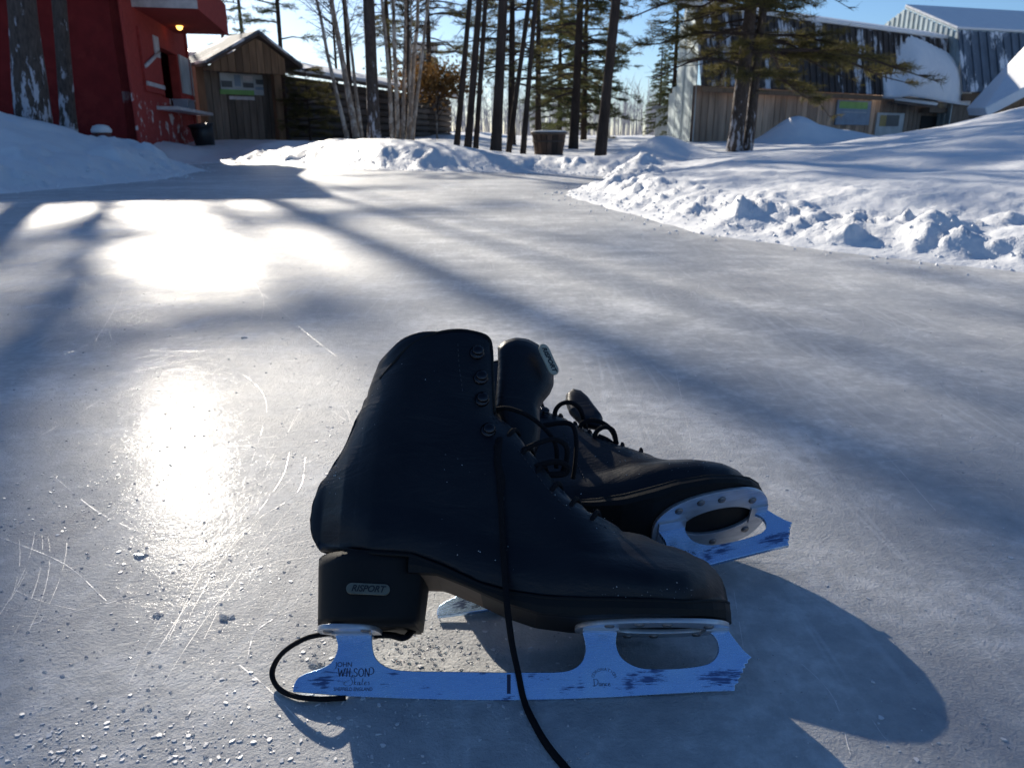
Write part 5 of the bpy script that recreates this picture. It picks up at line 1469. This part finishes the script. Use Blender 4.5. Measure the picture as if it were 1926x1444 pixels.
for i in range(1300):
    cl = rg.random()
    if cl < 0.55: p = gnd(rg.gauss(330, 260), rg.uniform(560, 1440))
    elif cl < 0.75: p = gnd(rg.gauss(780, 90), rg.gauss(1225, 22))
    else: p = gnd(rg.uniform(0, 1926), rg.uniform(420, 1440))
    s = rg.choice([0.0005, 0.0007, 0.0009, 0.0012, 0.0018]) * (1+0.35*p.y)
    v, f = shard(rg, s); b.add([(x+p.x, y+p.y, z) for x, y, z in v], f)
for i in range(4600):
    if rg.random() < 0.7: p = gnd(rg.gauss(150, 300), 640+800*rg.random()**0.7)
    else: p = gnd(rg.uniform(0, 1926), rg.uniform(500, 1440))
    if float(fbm(np.array([p.x*9]), np.array([p.y*9]), 17, 3)[0]) < rg.uniform(-0.12, 0.16): continue
    s = rg.choice([0.0004, 0.0005, 0.0006, 0.0008, 0.0011, 0.0018]) * (1+0.3*p.y); n_ = rg.randint(5, 7); ph = rg.random()*6; st = rg.uniform(0.25, 0.9); az = rg.uniform(0, 3.14)
    top = []
    tl = rg.uniform(-0.25, 0.35)
    for k in range(n_):
        a = ph+2*math.pi*k/n_; q_ = s*rg.uniform(0.45, 1.25)
        ux, uy = q_*math.cos(a), q_*st*math.sin(a)
        top.append((p.x+ux*math.cos(az)-uy*math.sin(az), p.y+ux*math.sin(az)+uy*math.cos(az), 0.0004+s*0.10+uy*tl*0.5))
    b.add(top, [tuple(range(n_))], 1); 
    low = [(x, y, -0.0002) for x, y, z in top]
    b.add(top+low, [(k, n_+k, n_+(k+1) % n_, (k+1) % n_) for k in range(n_)], 1)
tag(b.obj('ice_shavings', [M['shard'], M['mark']]), kind='stuff')
chips = [(421, 1162, 0.0068, 'largest clear ice chip lying left of the skate heel'), (262, 1046, 0.0065, 'ice chip inside the bright glare at left'), (457, 636, 0.0070, 'small white ice chip far out behind the skates'),
         (590, 1250, 0.0065, 'flat ice chip inside the lace loop behind the blade'), (295, 1158, 0.0045, 'small ice chip left of the largest clear one')]
for px, py, s, lab in chips:
    p = gnd(px, py); v, f = shard(rg, s); v2, f2 = shard(rg, s*0.6)
    b = MB(); b.add(v, f); b.add([(x+s*0.7, y+s*0.2, z) for x, y, z in v2], f2)
    o = b.obj('ice_chip', M['shard']); o.location = (p.x, p.y, 0); tag(o, lab, 'ice chip', 'ice chips on the rink')

# loose snow crumbs scattered along the foot of the banks
b = MB(); n_ok = 0
def crumb(s_):
    n_ = 5; lo, mid = [], []
    ph = rg.random()*6
    for k in range(n_):
        a = ph+2*math.pi*k/n_; q_ = s_*rg.uniform(0.7, 1.2)
        lo.append((q_*math.cos(a), q_*math.sin(a), -0.3*s_)); mid.append((q_*rg.uniform(0.4, 1.1)*math.cos(a+.3), q_*rg.uniform(0.4, 1.1)*math.sin(a+.3), s_*rg.uniform(0.1, 0.6)))
    return lo+mid+[(0, 0, s_*rg.uniform(0.7, 1.0))], [(k, (k+1) % n_, n_+(k+1) % n_, n_+k) for k in range(n_)] + [(n_+k, n_+(k+1) % n_, 2*n_) for k in range(n_)]
XY = np.array([(rg.uniform(-4.6, 4.2), rg.uniform(1.0, 12.0)) for i in range(90000)])
DD = sdist(XY[:, 0], XY[:, 1])
HH = height(XY[:, 0], XY[:, 1])
for (x, y), d_, h_ in zip(XY, DD, HH):
    if abs(x) > 0.72*y+0.3 or d_ < -0.6 or d_ > 0.8: continue
    if rg.random() > math.exp(-((d_-0.07)/0.17)**2)*(0.5 if x > 0 and y < 8 else 0.3): continue
    s_ = rg.choice([0.003, 0.003, 0.004, 0.005, 0.006, 0.008, 0.009])*(0.6+0.09*y)
    v, f = crumb(s_); z_ = max(0.0, h_)
    b.add([(x+p[0], y+p[1], z_+p[2]) for p in v], f, 0, False); n_ok += 1
    if n_ok > 6000: break
tag(b.obj('loose_snow', M['snow']), kind='stuff')

for o in list(COL.objects):
    if o.name.startswith('snow_cover'):
        o.modifiers.new('soft_edges', 'BEVEL').width = 0.045; o.modifiers[-1].segments = 3
